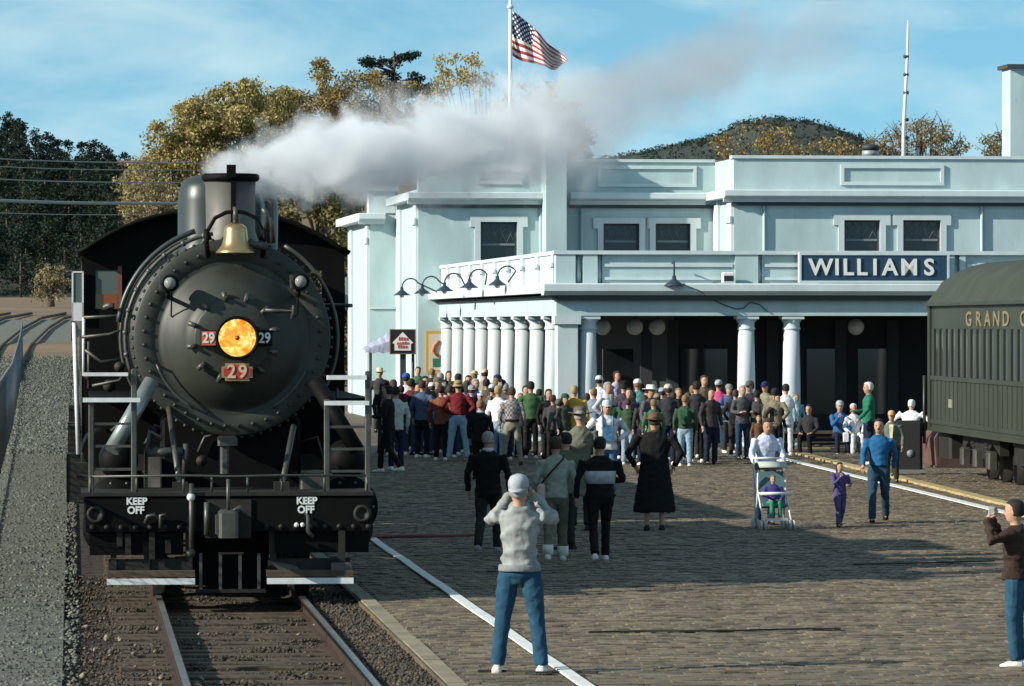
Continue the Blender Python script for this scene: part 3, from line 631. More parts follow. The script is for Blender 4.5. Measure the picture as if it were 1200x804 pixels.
MB().ball((0,0,Z(8,32,598)), .11, 10, 8, (1,1,.7)).build('truck', mat('pole_white',(.8,.8,.78),.4), fp)
# flag
fm = bpy.data.materials.new('flag_cloth'); fm.use_nodes = True; t = fm.node_tree; bb = t.nodes['Principled BSDF']; bb.inputs['Roughness'].default_value=.8
uv = N(t,'ShaderNodeUVMap'); sp = N(t,'ShaderNodeSeparateXYZ'); t.links.new(uv.outputs[0], sp.inputs[0])
def M(op, a, b_=None, c_=None):
    n = N(t,'ShaderNodeMath', operation=op)
    for i,v in enumerate((a,b_,c_)):
        if v is None: continue
        if isinstance(v,(int,float)): n.inputs[i].default_value = v
        else: t.links.new(v, n.inputs[i])
    return n.outputs[0]
U, Vv = sp.outputs['X'], sp.outputs['Y']
st = M('GREATER_THAN', M('MODULO', M('FLOOR', M('MULTIPLY', Vv, 13)), 2), .5)      # 1 = white stripe
can = M('MULTIPLY', M('LESS_THAN', U, .4), M('GREATER_THAN', Vv, 6/13))
su = M('MULTIPLY', U, 11/.4); sv = M('MULTIPLY', M('SUBTRACT', Vv, 6/13), 9*13/7)
par = M('MODULO', M('ADD', M('FLOOR', su), M('FLOOR', sv)), 2)
d1 = M('SUBTRACT', M('FRACT', su), .5); d2_ = M('SUBTRACT', M('FRACT', sv), .5); dd = M('ADD', M('MULTIPLY', d1, d1), M('MULTIPLY', d2_, d2_))
star = M('MULTIPLY', M('LESS_THAN', dd, .17), M('LESS_THAN', par, .5))
mA = N(t,'ShaderNodeMixRGB'); t.links.new(st, mA.inputs[0]); mA.inputs[1].default_value=(.42,.03,.03,1); mA.inputs[2].default_value=(.85,.84,.80,1)
mB = N(t,'ShaderNodeMixRGB'); t.links.new(star, mB.inputs[0]); mB.inputs[1].default_value=(.02,.03,.08,1); mB.inputs[2].default_value=(.8,.8,.8,1)
mC = N(t,'ShaderNodeMixRGB'); t.links.new(can, mC.inputs[0]); t.links.new(mA.outputs[0], mC.inputs[1]); t.links.new(mB.outputs[0], mC.inputs[2]); t.links.new(mC.outputs[0], bb.inputs['Base Color'])
nu, nv = 40, 26; vs = []; uvs = []; b = 32
TL,BL,TRc,BRc = (600,13),(601,65),(665,71),(654,80)
for j in range(nv+1):
    for i in range(nu+1):
        u, v = i/nu, j/nv; pt = [ (TL[q]*(1-u)+TRc[q]*u)*v + (BL[q]*(1-u)+BRc[q]*u)*(1-v) for q in (0,1)]
        pt[1] += 4*sin(u*pi)*(1-v)*.8 - 3*sin(u*pi)*v + 1.2*sin(u*9+v*3)
        yy = b + .35*sin(u*8 + v*2.2)*u + .12*sin(u*15+v*4)
        vs.append((A(pt[0],b)-A(598,b), yy-b, Z(pt[1],b,600))); uvs.append((u,v))
fs = [(j*(nu+1)+i, j*(nu+1)+i+1, (j+1)*(nu+1)+i+1, (j+1)*(nu+1)+i) for j in range(nv) for i in range(nu)]
me = bpy.data.meshes.new('flag'); me.from_pydata(vs, [], fs); ul = me.uv_layers.new(name='UVMap')
for l in me.loops: ul.data[l.index].uv = uvs[l.vertex_index]
me.polygons.foreach_set('use_smooth',[True]*len(fs)); fo = obj('flag', me, fm); fo.location = BD.w(A(598,32),32,0); fo.rotation_euler=(0,0,BD.t)
fo.modifiers.new('thickness','SOLIDIFY').thickness=.01; tag(fo,'red white and blue striped flag with stars flying from the flagpole','flag')
# white globe lamp on the stack
wl_ = empty('roof_lamp', BD.w((tp0+tp1)/2-.2, YC-.7, 0), BD.t, label='bright white lamp on top of the tall narrow stack in the smoke', cat='lamp')
MB().tube((0,0,zt+.1),(0,0,Z(163,YC,645)),.04,n=8).build('stem', M_frame, wl_); MB().ball((0,0,Z(156,YC,645)),.17,12,9,(1,1,1.25)).build('globe', mat('lamp_white',(.9,.9,.88),.3), wl_)
# ------------------------------------------------------------------ steam locomotive
M_boil = mat('smokebox_graphite', (.030,.034,.026), .52, .05, var=.45, scale=2.6, detail=8, bump=.004, bscale=20, stretch=(1,1,.35))
M_blk = mat('locomotive_black', (.004,.0042,.004), .65, .0, spec=.12, var=.3, scale=3, bump=.003, bscale=30)
M_grim = mat('grimy_frame_steel', (.016,.0145,.012), .7, .1, var=.5, scale=6, bump=.006)
M_dome = mat('jacket_green_grey', (.04,.053,.05), .38, .2, var=.12, scale=2)
M_wstr = mat('white_stripe_paint', (.70,.74,.74), .6, var=.12, scale=9)
M_brass = mat('bell_brass', (.62,.43,.20), .3, .85, var=.12, scale=5)
M_pipe = mat('pipe_steel', (.085,.085,.075), .45, .4, var=.3, scale=6)
M_red = mat('number_board_red', (.42,.035,.025), .5)
M_redo = mat('number_board_orange', (.65,.12,.05), .5)
M_gold = mat('plate_gold', (.42,.27,.12), .45, .4)
M_clear = mat('marker_glass', (.25,.26,.25), .12)
M_letw = mat('stencil_white', (.75,.78,.76), .6)
L = TR; la = TR.a
def lz(py, b=0.0): return TR.z(py, b)
loco = TR.root('steam_locomotive', label='black steam locomotive number 29 with glowing orange headlight and brass bell', cat='locomotive')
def lp(mb, name, m, parent=loco): return mb.build(name, m, parent)
bS = 1.5; cxm, czm = la(272, bS), lz(396, bS); R = 1.015
# pilot beam, deck, apron
lp(MB().bbox(la(98),la(436),-.08,.22,lz(622),lz(581),.02), 'pilot_beam', M_blk)
lp(MB().box(la(95),la(437),-.10,1.45,lz(581)+.002,lz(576.5)), 'front_deck', M_grim)
lp(MB().box(la(105),la(215),.0,.12,lz(650),lz(622)-.002), 'beam_apron', M_blk); lp(MB().box(la(322),la(432),.0,.12,lz(648),lz(622)-.002), 'beam_apron', M_blk)
for sgn, px in ((-1,112),(1,424)):
    x = la(px-12*sgn); lp(MB().lathe([(.0,-.02),(.20,-.02),(.24,.04),(.24,1.3),(.0,1.35)], (x, .18, lz(622)), 'y', 24), 'air_reservoir', M_blk)
    lp(MB().lathe([(.0,-.085),(.055,-.085),(.06,-.11),(.085,-.11),(.095,-.09),(.095,-.07)], (la(112 if sgn<0 else 424), 0, lz(602)), 'y', 18), 'marker_socket', M_grim)
# footboards with white edge, hangers
for (p0,p1,hx) in ((125,228,(133,172,222)),(312,413,(320,400))):
    lp(MB().box(la(p0),la(p1),-.18,.12,lz(675),lz(668)), 'footboard', M_timber)
    lp(MB().box(la(p0),la(p1),-.195,-.181,lz(683.5),lz(676.5)), 'footboard_edge', M_wstr)
    lp(MB().box(la(p0)+.02,la(p1)-.02,.05,.09,lz(668)+.003,lz(655)), 'toe_plate', M_grim)
    for q in hx: lp(MB().box(la(q)-.03,la(q)+.03,.02,.05,lz(668),lz(622)), 'step_hanger', M_grim)
lp(MB().prism([(la(316),lz(657)),(la(345),lz(662)),(la(356),lz(672)),(la(330),lz(672))], -.12, -.08), 'angled_plate', M_pipe)
lp(MB().bbox(la(387),la(412),-.16,.0,lz(673),lz(659),.01), 'step_box', M_pipe); lp(MB().box(la(396),la(404),-.08,-.04,lz(659),lz(622)), 'step_hanger', M_grim)
# centre pilot bars
for px in (235,258,281,303): lp(MB().box(la(px)-.016,la(px)+.016,-.10,-.06,lz(690),lz(648)), 'pilot_bar', M_pipe)
lp(MB().box(la(229),la(311),-.11,-.05,lz(694),lz(690)), 'pilot_bar_rail', M_grim); lp(MB().box(la(256),la(285),-.11,-.05,lz(649),lz(647)), 'pilot_bar_rail', M_grim)
# coupler
cp = empty('coupler', (la(266),0,0), parent=loco)
MB().bbox(-.10,.10,-.55,-.08,lz(628),lz(596),.03).build('knuckle', M_pipe, cp); MB().box(-.13,-.101,-.5,-.2,lz(624),lz(602)).build('guard_arm', M_pipe, cp); MB().tube((0,-.4,lz(598)),(0,-.4,lz(560)),.02,n=8).build('lift_pin', M_pipe, cp)
MB().path([(.05,-.35,lz(600)),(.12,-.3,lz(594)),(.2,-.3,lz(601))], .035, 8).build('hose_elbow', M_pipe, cp)
lp(MB().box(la(240),la(294),-.10,-.06,lz(630),lz(585)), 'coupler_plate', M_grim)
# air hoses and cut levers on the beam
lp(MB().path([(la(224),-.12,lz(566)),(la(224),-.12,lz(650))], .026, 8), 'air_hose', M_pipe)
lp(MB().ball((la(223.5),-.12,lz(582)), .045, 8, 6), 'hose_cock', M_wstr)
lp(MB().ball((la(223.5),-.12,lz(647)), .05, 8, 6), 'hose_coupling', M_pipe)
lp(MB().tube((la(242),-.12,lz(588)),(la(242),-.12,lz(626)),.03,n=8), 'air_hose', M_pipe)
for px in (347,354): lp(MB().ball((la(px),-.10,lz(615)), .026, 8, 6), 'beam_bolt', M_letw)
lp(MB().path([(la(357),-.12,lz(603)),(la(360),-.14,lz(605)),(la(360),-.16,lz(622)),(la(366),-.14,lz(629))], .022, 8), 'air_hose', M_pipe)
lp(MB().path([(la(170),-.11,lz(612)),(la(173),-.14,lz(604)),(la(180),-.14,lz(602)),(la(186),-.11,lz(609))], .02, 8), 'grab_iron', M_pipe)
lp(MB().path([(la(188),-.11,lz(618)),(la(188),-.14,lz(603)),(la(194),-.14,lz(602))], .02, 8), 'grab_iron', M_pipe)
for px,y0,y1 in ((150,625,650),(178,622,655),(197,632,648),(120,600,612),(140,622,640)): lp(MB().box(la(px)-.03,la(px)+.03,-.04,-.002,lz(y1),lz(y0)), 'apron_bracket', M_grim)
for px in range(108,436,17):
    if not 235<px<298: lp(MB().lathe([(.0,-.1),(.022,-.1),(.03,-.081)], (la(px),0,lz(617)), 'y', 8), 'beam_rivet', M_grim)
for px in (160,359):
    text('lettering', 'KEEP', .105, M_letw, loco, (la(px),-.085,lz(587)), ext=.004, sx=.95, bold=.004); text('lettering', 'OFF', .105, M_letw, loco, (la(px-1),-.085,lz(597.5)), ext=.004, sx=.95, bold=.004)
# beam handrail
hr = MB(); hr.path([(la(106),-.02,lz(558)),(la(215),-.05,lz(557)),(la(270),-.12,lz(558)),(la(330),-.05,lz(557)),(la(430),-.02,lz(558))], .014, 6)
for px in (106,160,215,248,290,330,380,430): hr.tube((la(px),-.03,lz(577)),(la(px),-.03,lz(557)),.012,n=6)
lp(hr, 'beam_handrail', M_pipe)
# corner ladders
for (p0,p1,bars) in ((107,157,((468,1.6,5,97,164),(438,1.6,4,97,150),(496,.5,3,108,156),(522,.5,3,108,156),(549,.5,3,108,156))),(383,431,((472,1.6,5,380,432),(442,1.6,5,383,429),(500,.3,3,384,430),(526,.5,3,384,430),(552,.5,3,384,430)))):
    ld = empty('corner_ladder', (0,0,0), parent=loco)
    for px in (p0,p1): MB().bbox(la(px,.3)-.03,la(px,.3)+.03,.26,.32,lz(577,.3),lz(432 if px==p1 and p1<200 else 468,.3) if not (px==p1 and p1>400) else lz(435,.3),.01).build('ladder_rail', M_pipe, ld)
    for (y,th,t2,q0,q1) in bars: MB().box(la(q0,.3),la(q1,.3),.20 if th>1 else .27,.33 if th>1 else .31,lz(y+t2/2+.5,.3),lz(y-t2/2+.5,.3)).build('rung' if th<1 else 'step_plate', M_wstr if th>1 else M_pipe, ld)
# smokebox
def ring(r, h): return (r, h)
lp(MB().lathe([(R,0),(R,2.4)], (cxm,bS,czm), 'y', 72), 'smokebox', M_boil)
lp(MB().lathe([(.80,-.004),(.82,-.03),(R+.03,-.03),(R+.045,-.015),(R+.045,.05),(R-.01,.05)], (cxm,bS,czm), 'y', 96), 'smokebox_front_ring', M_boil)
prof = [(.0,-.33),(.15,-.328),(.30,-.32),(.40,-.305),(.42,-.295),(.425,-.27),(.52,-.235),(.60,-.19),(.67,-.135),(.73,-.085),(.77,-.04),(.80,-.03),(.83,-.031)]
lp(MB().lathe(prof, (cxm,bS,czm), 'y', 96), 'smokebox_door', M_boil)
for i in range(40):
    a = 2*pi*(i+.5)/40
    lp(MB().lathe([(0,-.075),(.018,-.075),(.022,-.06),(.022,-.03)], (cxm+R*.935*cos(a),bS,czm+R*.935*sin(a)), 'y', 6), 'front_bolt', M_boil)
for i in range(64):
    a = 2*pi*i/64
    o_ = MB().ball((cxm+(R+.055)*cos(a),bS+.02,czm+(R+.055)*sin(a)), .022, 6, 4); lp(o_, 'rim_rivet', M_boil)
# door dogs
for i,a in enumerate(np.linspace(0,2*pi,13)[:-1]+.2):
    c0 = Vector((cxm+.40*cos(a),bS-.32,czm+.40*sin(a))); c1 = Vector((cxm+.50*cos(a),bS-.30,czm+.50*sin(a)))
    d = empty('door_dog', (0,0,0), parent=loco); MB().tube(c0,c1,.022,.03,8).build('clamp', M_pipe, d); m_=(c0+c1)/2; MB().tube(m_+Vector((0,.04,0)),m_-Vector((0,.07,0)),.018,n=6).build('stud', M_pipe, d)
# door hinge straps (right), grab rails
hx = [(cxm+.03,.05),(cxm+.42,.075)]
for zz in ():
    lp(MB().path([(cxm+.98,bS-.07,czm+zz*1.0),(cxm+.7,bS-.14,czm+zz*.9),(cxm+.45,bS-.27,czm+zz*.7),(cxm+.2,bS-.29,czm+zz*.6)], .028, 8), 'hinge_strap', M_boil)
0 and lp(MB().tube((cxm+.98,bS-.10,czm-.42),(cxm+.98,bS-.10,czm+.42),.03,n=10), 'hinge_pin', M_boil)
lp(MB().path([(cxm+.34,bS-.40,czm+.30),(cxm+.62,bS-.40,czm+.28),(cxm+.63,bS-.40,czm+.35),(cxm+.63,bS-.40,czm+.20)], .02, 8), 'lamp_bracket_arm', M_pipe)
def grab(a0,a1,r,n=10):
    P=[(cxm+r*cos(a),bS-.13,czm+r*sin(a)) for a in np.linspace(a0,a1,n)]; P=[(P[0][0],bS-.03,P[0][2])]+P+[(P[-1][0],bS-.03,P[-1][2])]
    lp(MB().path(P,.015,7),'door_grab_rail',M_pipe)
grab(radians(200),radians(240),.86); grab(radians(300),radians(335),.86)
# headlight
bh = 1.0; hx_, hz_ = la(278,bh), lz(396,bh)
hl = empty('headlight', (hx_,0,hz_), parent=loco)
MB().lathe([(.0,bS-.24),(.20,bS-.24),(.215,bh+.03),(.235,bh),(.235,bh-.02),(.205,bh-.02),(.205,bh+.02)], (0,0,0), 'y', 40).build('casing', M_blk, hl)
em = bpy.data.materials.new('lit_amber_glass'); em.use_nodes=True; t=em.node_tree; bb=t.nodes['Principled BSDF']; c=N(t,'ShaderNodeTexCoord'); n=N(t,'ShaderNodeTexNoise',i_Scale=13.0,i_Detail=2.0,i_Distortion=.8); nq=N(t,'ShaderNodeTexNoise',i_Scale=14.0); t.links.new(c.outputs['Object'],nq.inputs['Vector']); t.links.new(c.outputs['Object'],n.inputs['Vector'])
r=N(t,'ShaderNodeValToRGB'); r.color_ramp.elements[0].color=(1.0,.80,.32,1); r.color_ramp.elements[1].color=(.80,.20,.01,1); r.color_ramp.elements[0].position=.36; r.color_ramp.elements[1].position=.66; e=r.color_ramp.elements.new(.47); e.color=(1.0,.50,.06,1)
t.links.new(n.outputs['Fac'],r.inputs[0]); t.links.new(r.outputs[0],bb.inputs['Emission Color']); bb.inputs['Emission Strength'].default_value=.95; bb.inputs['Base Color'].default_value=(.25,.10,.02,1); bb.inputs['Roughness'].default_value=.2
MB().lathe([(.0,bh-.05),(.08,bh-.047),(.15,bh-.035),(.20,bh-.005)], (0,0,0), 'y', 36).build('lens', em, hl)
MB().lathe([(.0,bh-.075),(.02,bh-.075),(.028,bh-.045)], (0,0,0), 'y', 12).build('bulb', mat('bulb_red',(.35,.03,.01),.3), hl)
bn = 1.08
for k,(px,m_) in enumerate(((244.5,M_redo),(310,M_blk))):  # right face is black: its shade is put into the colour
    nb = empty('number_box', (la(px,bn),0,lz(396.5,bn)), 0, parent=loco); 
    MB().bbox(-.085,.085,bn,bn+.12,-.085,.085,.01).build('box', M_blk, nb)
    MB().box(-.075,.075,bn-.01,bn-.001,-.075,.075).build('face', m_, nb)
    text('numeral','29',.155,M_letw,nb,(0,bn-.012,0),ext=.003,sx=.85,bold=.004)
# number plate
bp_ = 1.12; px_, pz_ = la(278,bp_), lz(436,bp_); w,h,cn = .165,.095,.035
def octo(w,h,c): return [(-w,-h+c),(-w+c,-h+c),(-w+c,-h),(w-c,-h),(w-c,-h+c),(w,-h+c),(w,h-c),(w-c,h-c),(w-c,h),(-w+c,h),(-w+c,h-c),(-w,h-c)]
npl = empty('number_plate', (px_,0,pz_), parent=loco)
MB().prism(octo(w,h,cn), bp_, bp_+.05).build('border', M_gold, npl); MB().prism(octo(w-.02,h-.02,cn), bp_-.008, bp_-.001).build('field', M_red, npl)
for s_,dx in (('2',-.062),('9',.058)): text('numeral',s_,.20,mat('pale_gold',(.62,.48,.30),.5),npl,(dx,bp_-.012,0),ext=.004,sx=.95,bold=.005)
lp(MB().box(px_-.03,px_+.03,bp_+.05,bS-.24,pz_-.03,pz_+.03),'plate_bracket',M_blk)
# marker lamps
for k,(px,py) in enumerate(((199,332),(352,330))):
    bm = 1.12; mk = empty('marker_lamp', (la(px,bm),0,lz(py,bm)), parent=loco)
    MB().lathe([(.0,.13),(.07,.13),(.085,.09),(.085,-.06),(.095,-.07),(.095,-.085),(.07,-.085)], (0,bm,0), 'y', 20).build('casing', M_blk, mk)
    MB().ball((0,bm-.06,0), .068, 14, 10).build('lens', M_clear, mk)
    MB().box(-.11,-.086,bm-.05,bm+.08,-.07,.07).build('side_lens', M_pipe, mk)
    MB().path([(-.02,bm+.05,-.08),(-.02,bm+.05,-.14),(-.02,bS-.03,-.14)], .025, 8).build('bracket', M_blk, mk)
    sg_ = 1 if k==0 else -1
    MB().path([(sg_*.02,bm+.05,-.1),(sg_*.02,bm+.25,-.35),(sg_*.13,bm+.26,-.44),(sg_*.24,bS-.05,-.36),(sg_*.30,bS-.06,-.22)],.009,6).build('cable', M_blk, mk)
# bell
bb_ = 1.35; bx_, bz_ = la(276,bb_), lz(297,bb_); bl = empty('bell', (bx_,bb_,bz_), parent=loco)
MB().lathe([(.17,.0),(.212,.0),(.212,.015),(.185,.045),(.15,.09),(.132,.155),(.126,.24),(.118,.28),(.08,.315),(.0,.325)], (0,0,0), 'z', 40).build('bell_body', M_brass, bl)
MB().ball((0,0,.02),.045,10,8).build('clapper', M_pipe, bl)
MB().path([(-.27,0,.14),(-.30,0,.24),(-.22,0,.38),(-.10,0,.44),(0,0,.45),(.1,0,.44),(.22,0,.38),(.30,0,.24),(.27,0,.14)],.022,8).build('yoke', M_blk, bl)
MB().tube((0,0,.33),(0,0,.50),.03,n=8).build('bell_crown', M_pipe, bl)
for sx_ in (-.31,.31): MB().path([(sx_,0,.26),(sx_,0,.1),(sx_*.95,.1,-.02),(sx_*.9,.25,-.05)],.028,8).build('bell_stand', M_blk, bl)
MB().tube((.12,.0,.12),(.33,-.02,.08),.03,.045,8).build('bell_ringer', M_pipe, bl)
# stack
bst = 2.2; sx0, sz0 = la(270,bst), czm+R-.06; stp = lz(207,bst)
st_ = empty('smokestack', (sx0,bst,0), parent=loco)
MB().lathe([(.40,sz0-.1),(.36,sz0+.02),(.30,sz0+.12),(.265,sz0+.22),(.275,stp-.05)], (0,0,0), 'z', 40).build('barrel', mat('stack_grey',(.13,.125,.11),.55,.2,var=.2,scale=3), st_)
MB().lathe([(.275,stp-.055),(.30,stp-.05),(.315,stp-.03),(.315,stp+.015),(.29,stp+.03),(.24,stp+.03),(.24,stp-.04)], (0,0,0), 'z', 40).build('rim', M_blk, st_)
MB().box(-.05,.05,-.33,-.25,stp-.02,stp+.12).build('rim_bracket', M_blk, st_)
MB().box(-.005,.05,-.32,-.27,sz0+.3,stp-.06).build('bracket_stem', M_blk, st_)
# steam dome and sand dome
def dome(px, b, r, top, name='steam_dome'):
    d = empty(name, (la(px,b),b,0), parent=loco); z1 = lz(top,b); z0_ = czm+R-.30
    MB().lathe([(r*1.35,z0_),(r*1.12,z0_+.16),(r*1.0,z0_+.34),(r,z1-.28),(r*.93,z1-.13),(r*.78,z1-.04),(r*.5,z1),(0,z1+.02)], (0,0,0),'z',40).build('jacket', M_dome, d); return d
dome(247,3.7,.37,206); dome(292,6.3,.34,215,'sand_dome')
sd = dome(263,5.0,.46,214)
lp(MB().path([(la(222,3.6),3.6,lz(262,3.6)),(la(215,3.6),3.62,lz(285,3.6)),(la(205,3.6),3.6,lz(300,3.6))],.04,8),'sand_pipe',M_pipe)
MB().path([(.02,-.34,lz(216,3.7)),(.07,-.36,lz(223,3.7)),(.14,-.33,lz(217,3.7))],.012,6).build('lift_ring', M_blk, loco.children[-3]) if False else None
for (px,py,b) in ((314,250,4.3),(320,262,4.4),(309,238,5.0)): lp(MB().path([(la(px,b),b,lz(py+22,b)),(la(px-2,b),b,lz(py,b)),(la(px-6,b),b,lz(py-6,b))],.03,8),'safety_valve_pipe',M_pipe)
lp(MB().tube((la(316,4.8),4.8,lz(285,4.8)),(la(316,4.8),4.8,lz(235,4.8)),.07,.05,12),'whistle',M_pipe)
# boiler
lp(MB().lathe([(R+.0,0),(R+.03,.02),(R+.12,1.2),(R+.16,4.6)], (cxm,bS+2.4,czm-.02),'y',64),'boiler',M_blk)
for b in (bS+.4, bS+1.1, bS+1.7, bS+2.4, bS+3.6, bS+4.8): 
    rr = R+.03+max(0,(b-bS-2.4))*.04
    lp(MB().lathe([(rr-.04,0),(rr+.03,0),(rr+.03,.1),(rr-.04,.1)],(cxm,b,czm),'y',72),'boiler_band',M_boil)
def arcpipe(r, a0, a1, b0, b1, rad, name, m, n=22):
    lp(MB().path([(cxm+r*cos(a),b0+(b1-b0)*i/(n-1),czm+r*sin(a)) for i,a in enumerate(np.linspace(a0,a1,n))],rad,8),name,m)
arcpipe(R+.13, radians(100), radians(200), 1.75, 1.75, .022,'handrail',M_pipe); arcpipe(R+.21, radians(108), radians(172), 2.2, 2.2, .03,'steam_pipe',M_dome)
arcpipe(R+.17, radians(112), radians(215), 3.0, 3.0, .018,'sand_pipe',M_pipe); arcpipe(R+.14, radians(-30), radians(60), 1.8,1.8,.02,'handrail',M_pipe)
for a in range(105,200,12): lp(MB().ball((cxm+(R+.13)*cos(radians(a)),1.75,czm+(R+.13)*sin(radians(a))),.034,8,6),'handrail_knob',M_pipe)
for b in (3,4.5,6,7.5): lp(MB().tube((cxm-1.25,b,czm+.35),(cxm-1.35,b,czm+.35),.03,n=8),'handrail_bracket',M_pipe)
for sg_ in (-1,1): lp(MB().tube((cxm+sg_*1.30,1.8,czm+.35),(cxm+sg_*1.32,8.2,czm+.38),.022,n=8),'side_handrail',M_pipe)
# running boards, cylinders, side rods, wheels
for sg_ in (-1,1):
    x0,x1 = sorted((cxm+sg_*.95, cxm+sg_*1.52))
    lp(MB().box(x0,x1,1.7,8.2,lz(470,1.7)-.02,lz(470,1.7)+.03),'running_board',M_blk)
    xc = cxm+sg_*1.22
    cy = empty('cylinder', (xc,1.1,lz(600,1.1)+.05), parent=loco)
    MB().lathe([(0,-.06),(.26,-.06),(.30,0),(.33,.0),(.33,.95),(.0,.96)],(0,0,0),'y',32).build('cylinder_barrel',M_blk,cy)
    MB().lathe([(0,-.10),(.10,-.10),(.18,-.03),(.21,.05),(.21,.9),(0,.9)],(0,0,.50),'y',28).build('valve_chest',M_blk,cy)
    for i in range(10): a=2*pi*i/10; MB().ball((.27*cos(a),-.04,.27*sin(a)),.022,6,4).build('cylinder_bolt',M_pipe,cy)
    MB().tube((.08*sg_,-.35,.62),(-.35*sg_,-.05,1.35),.085,.085,14).build('steam_delivery_pipe',mat('bright_pipe',(.30,.34,.32),.3,.5,var=.2,scale=4) if sg_<0 else M_blk,cy)  # right-hand pipe coloured black to stand for its shaded side
    for b in (3.4,4.8,6.2,7.6):
        w_ = empty('driving_wheel',(cxm-.02+sg_*.76,b,.70),parent=loco)
        MB().lathe([(.62,-.07),(.70,-.07),(.70,.05),(.74,.07),(.62,.07)],(0,0,0),'x',36).build('tyre',M_grim,w_)
        for i in range(12): a=2*pi*i/12; MB().tube((0,0,0),(0,.63*cos(a),.63*sin(a)),.035,.03,6).build('spoke',M_blk,w_)
        MB().lathe([(.0,-.1),(.14,-.1),(.14,.1),(0,.1)],(0,0,0),'x',16).build('hub',M_blk,w_)
    w_ = empty('pony_wheel',(cxm-.04+sg_*.76,1.0,.42),parent=loco); MB().lathe([(.0,-.06),(.42,-.06),(.42,.05),(.46,.07),(.0,.07)],(0,0,0),'x',32).build('wheel_disc',M_grim,w_)
    lp(MB().box(xc-.05,xc+.05,2.0,7.8,.62,.72),'side_rod',M_pipe)
    # braces from the smokebox to the deck
bz = [((198,478,bS-.02),(211,572,.35)),((344,500,bS-.02),(330,572,.35))]
for (p,q) in bz: lp(MB().tube((la(p[0],p[2]),p[2],lz(p[1],p[2])),(la(q[0],q[2]),q[2],lz(q[1],q[2])),.032,n=8),'smokebox_brace',M_pipe); lp(MB().box(la(q[0],q[2])-.08,la(q[0],q[2])+.08,q[2]-.05,q[2]+.1,lz(577),lz(566)),'brace_foot',M_grim)
lp(MB().bbox(cxm-.75,cxm+.75,1.75,2.9,.9,czm-R+.15,.03),'cylinder_saddle',M_blk)
lp(MB().box(cxm-.55,cxm-.45,.25,8,.75,1.05),'frame_plate',M_blk); lp(MB().box(cxm+.45,cxm+.55,.25,8,.75,1.05),'frame_plate',M_blk)
lp(MB().bbox(la(352,.8),la(384,.8),.75,1.2,lz(577,.8),lz(556,.8),.02),'tool_box',M_pipe)
lp(MB().path([(la(173,.9),.9,lz(530,.9)),(la(176,.9),.9,lz(505,.9)),(la(190,.9),.9,lz(515,.9))],.03,8),'feed_pipe',M_pipe)
lp(MB().tube((la(173,.9),.9,lz(530,.9)),(la(214,.9),.9,lz(529,.9)),.05,n=10),'drain_cylinder',M_pipe); lp(MB().tube((la(218,.9),.9,lz(520,.9)),(la(216,.9),.9,lz(555,.9)),.03,n=8),'drain_pipe',M_pipe)
lp(MB().bbox(la(258,.9),la(268,.9),.8,1.0,lz(555,.9),lz(515,.9),.02),'centre_valve',M_pipe); lp(MB().bbox(la(255,.8),la(278,.8),.7,.9,lz(522,.8),lz(511,.8),.02),'centre_valve_top',M_pipe)
for sg_ in (-1,1): lp(MB().tube((cxm+sg_*1.38,5.0,1.45),(cxm+sg_*1.38,7.4,1.45),.22,n=20),'main_reservoir',M_blk)
lp(MB().bbox(la(222),la(318),.55,1.9,.14,.95,.04),'pony_truck_frame',M_blk)
for (b,pts_) in ((3.0,[(96,395),(128,392),(150,384)]),(3.4,[(100,410),(118,424),(152,420)]),(2.6,[(108,452),(140,446),(150,430)]),(3.8,[(98,372),(150,370)]),(4.2,[(104,455),(104,400)]),(2.2,[(130,505),(152,488),(158,470)]),(2.0,[(170,520),(182,498),(196,505),(196,540)]),(1.9,[(300,520),(318,530),(318,556)]),(1.7,[(232,530),(240,512),(262,508)]),(2.4,[(395,455),(395,500),(410,520)]),(2.2,[(348,520),(372,512),(378,540)])):
    lp(MB().path([(la(p,b),b,lz(q,b)) for p,q in pts_],.018,7),'service_pipe',M_pipe)
for (b,px,py,r_) in ((2.8,128,452,.07),(2.6,140,430,.06),(3.0,104,440,.05),(2.0,183,505,.05),(2.0,310,545,.06),(1.8,236,540,.06)): lp(MB().lathe([(0,-.06),(r_,-.05),(r_,.05),(0,.06)],(la(px,b),b,lz(py,b)),'y',14),'service_valve',M_grim)
# air pump on the left
lp(MB().tube((la(98,5),5.0,lz(440,5)),(la(98,5),5.0,lz(372,5)),.018,n=8),'grab_pole',M_wstr)
# cab
bC = 8.0; x0, x1 = la(96,bC), la(404,bC); zt0, zt1 = lz(300,bC), lz(251,bC); xm=(x0+x1)/2; hw=(x1-x0)/2
cab = empty('cab',(0,0,0),parent=loco)
def arcz(x): u=(x-xm)/hw; return zt1-(zt1-zt0)*abs(u)**2.4
wx0, wx1, wz0, wz1 = la(112,bC), la(138,bC), lz(362,bC), lz(317,bC)
cw = MB(); zb = 1.35
xsC = sorted(set([x0,wx0,wx1,x1] + list(np.linspace(x0,x1,24))))
for xa_,xb2 in zip(xsC[:-1],xsC[1:]):
    inwin = (wx0-1e-6<=xa_ and xb2<=wx1+1e-6) or (2*xm-wx1-1e-6<=xa_ and xb2<=2*xm-wx0+1e-6)
    segs = [(zb, lambda x: wz0),(lambda x: wz1, arcz)] if inwin else [(zb, arcz)]
    for lo, hi in segs:
        f = lambda v,x: v(x) if callable(v) else v
        cw.prism([(xa_,f(lo,xa_)),(xb2,f(lo,xb2)),(xb2,f(hi,xb2)),(xa_,f(hi,xa_))], bC, bC+.03)
cw.build('front_wall', M_blk, cab)
rf = MB(); xs_=np.linspace(x0-.04,x1+.04,25); vs=[]; 
for y in (bC-.25,bC+2.6):
    vs += [(x,y,arcz(min(max(x,x0),x1))+.015) for x in xs_] 
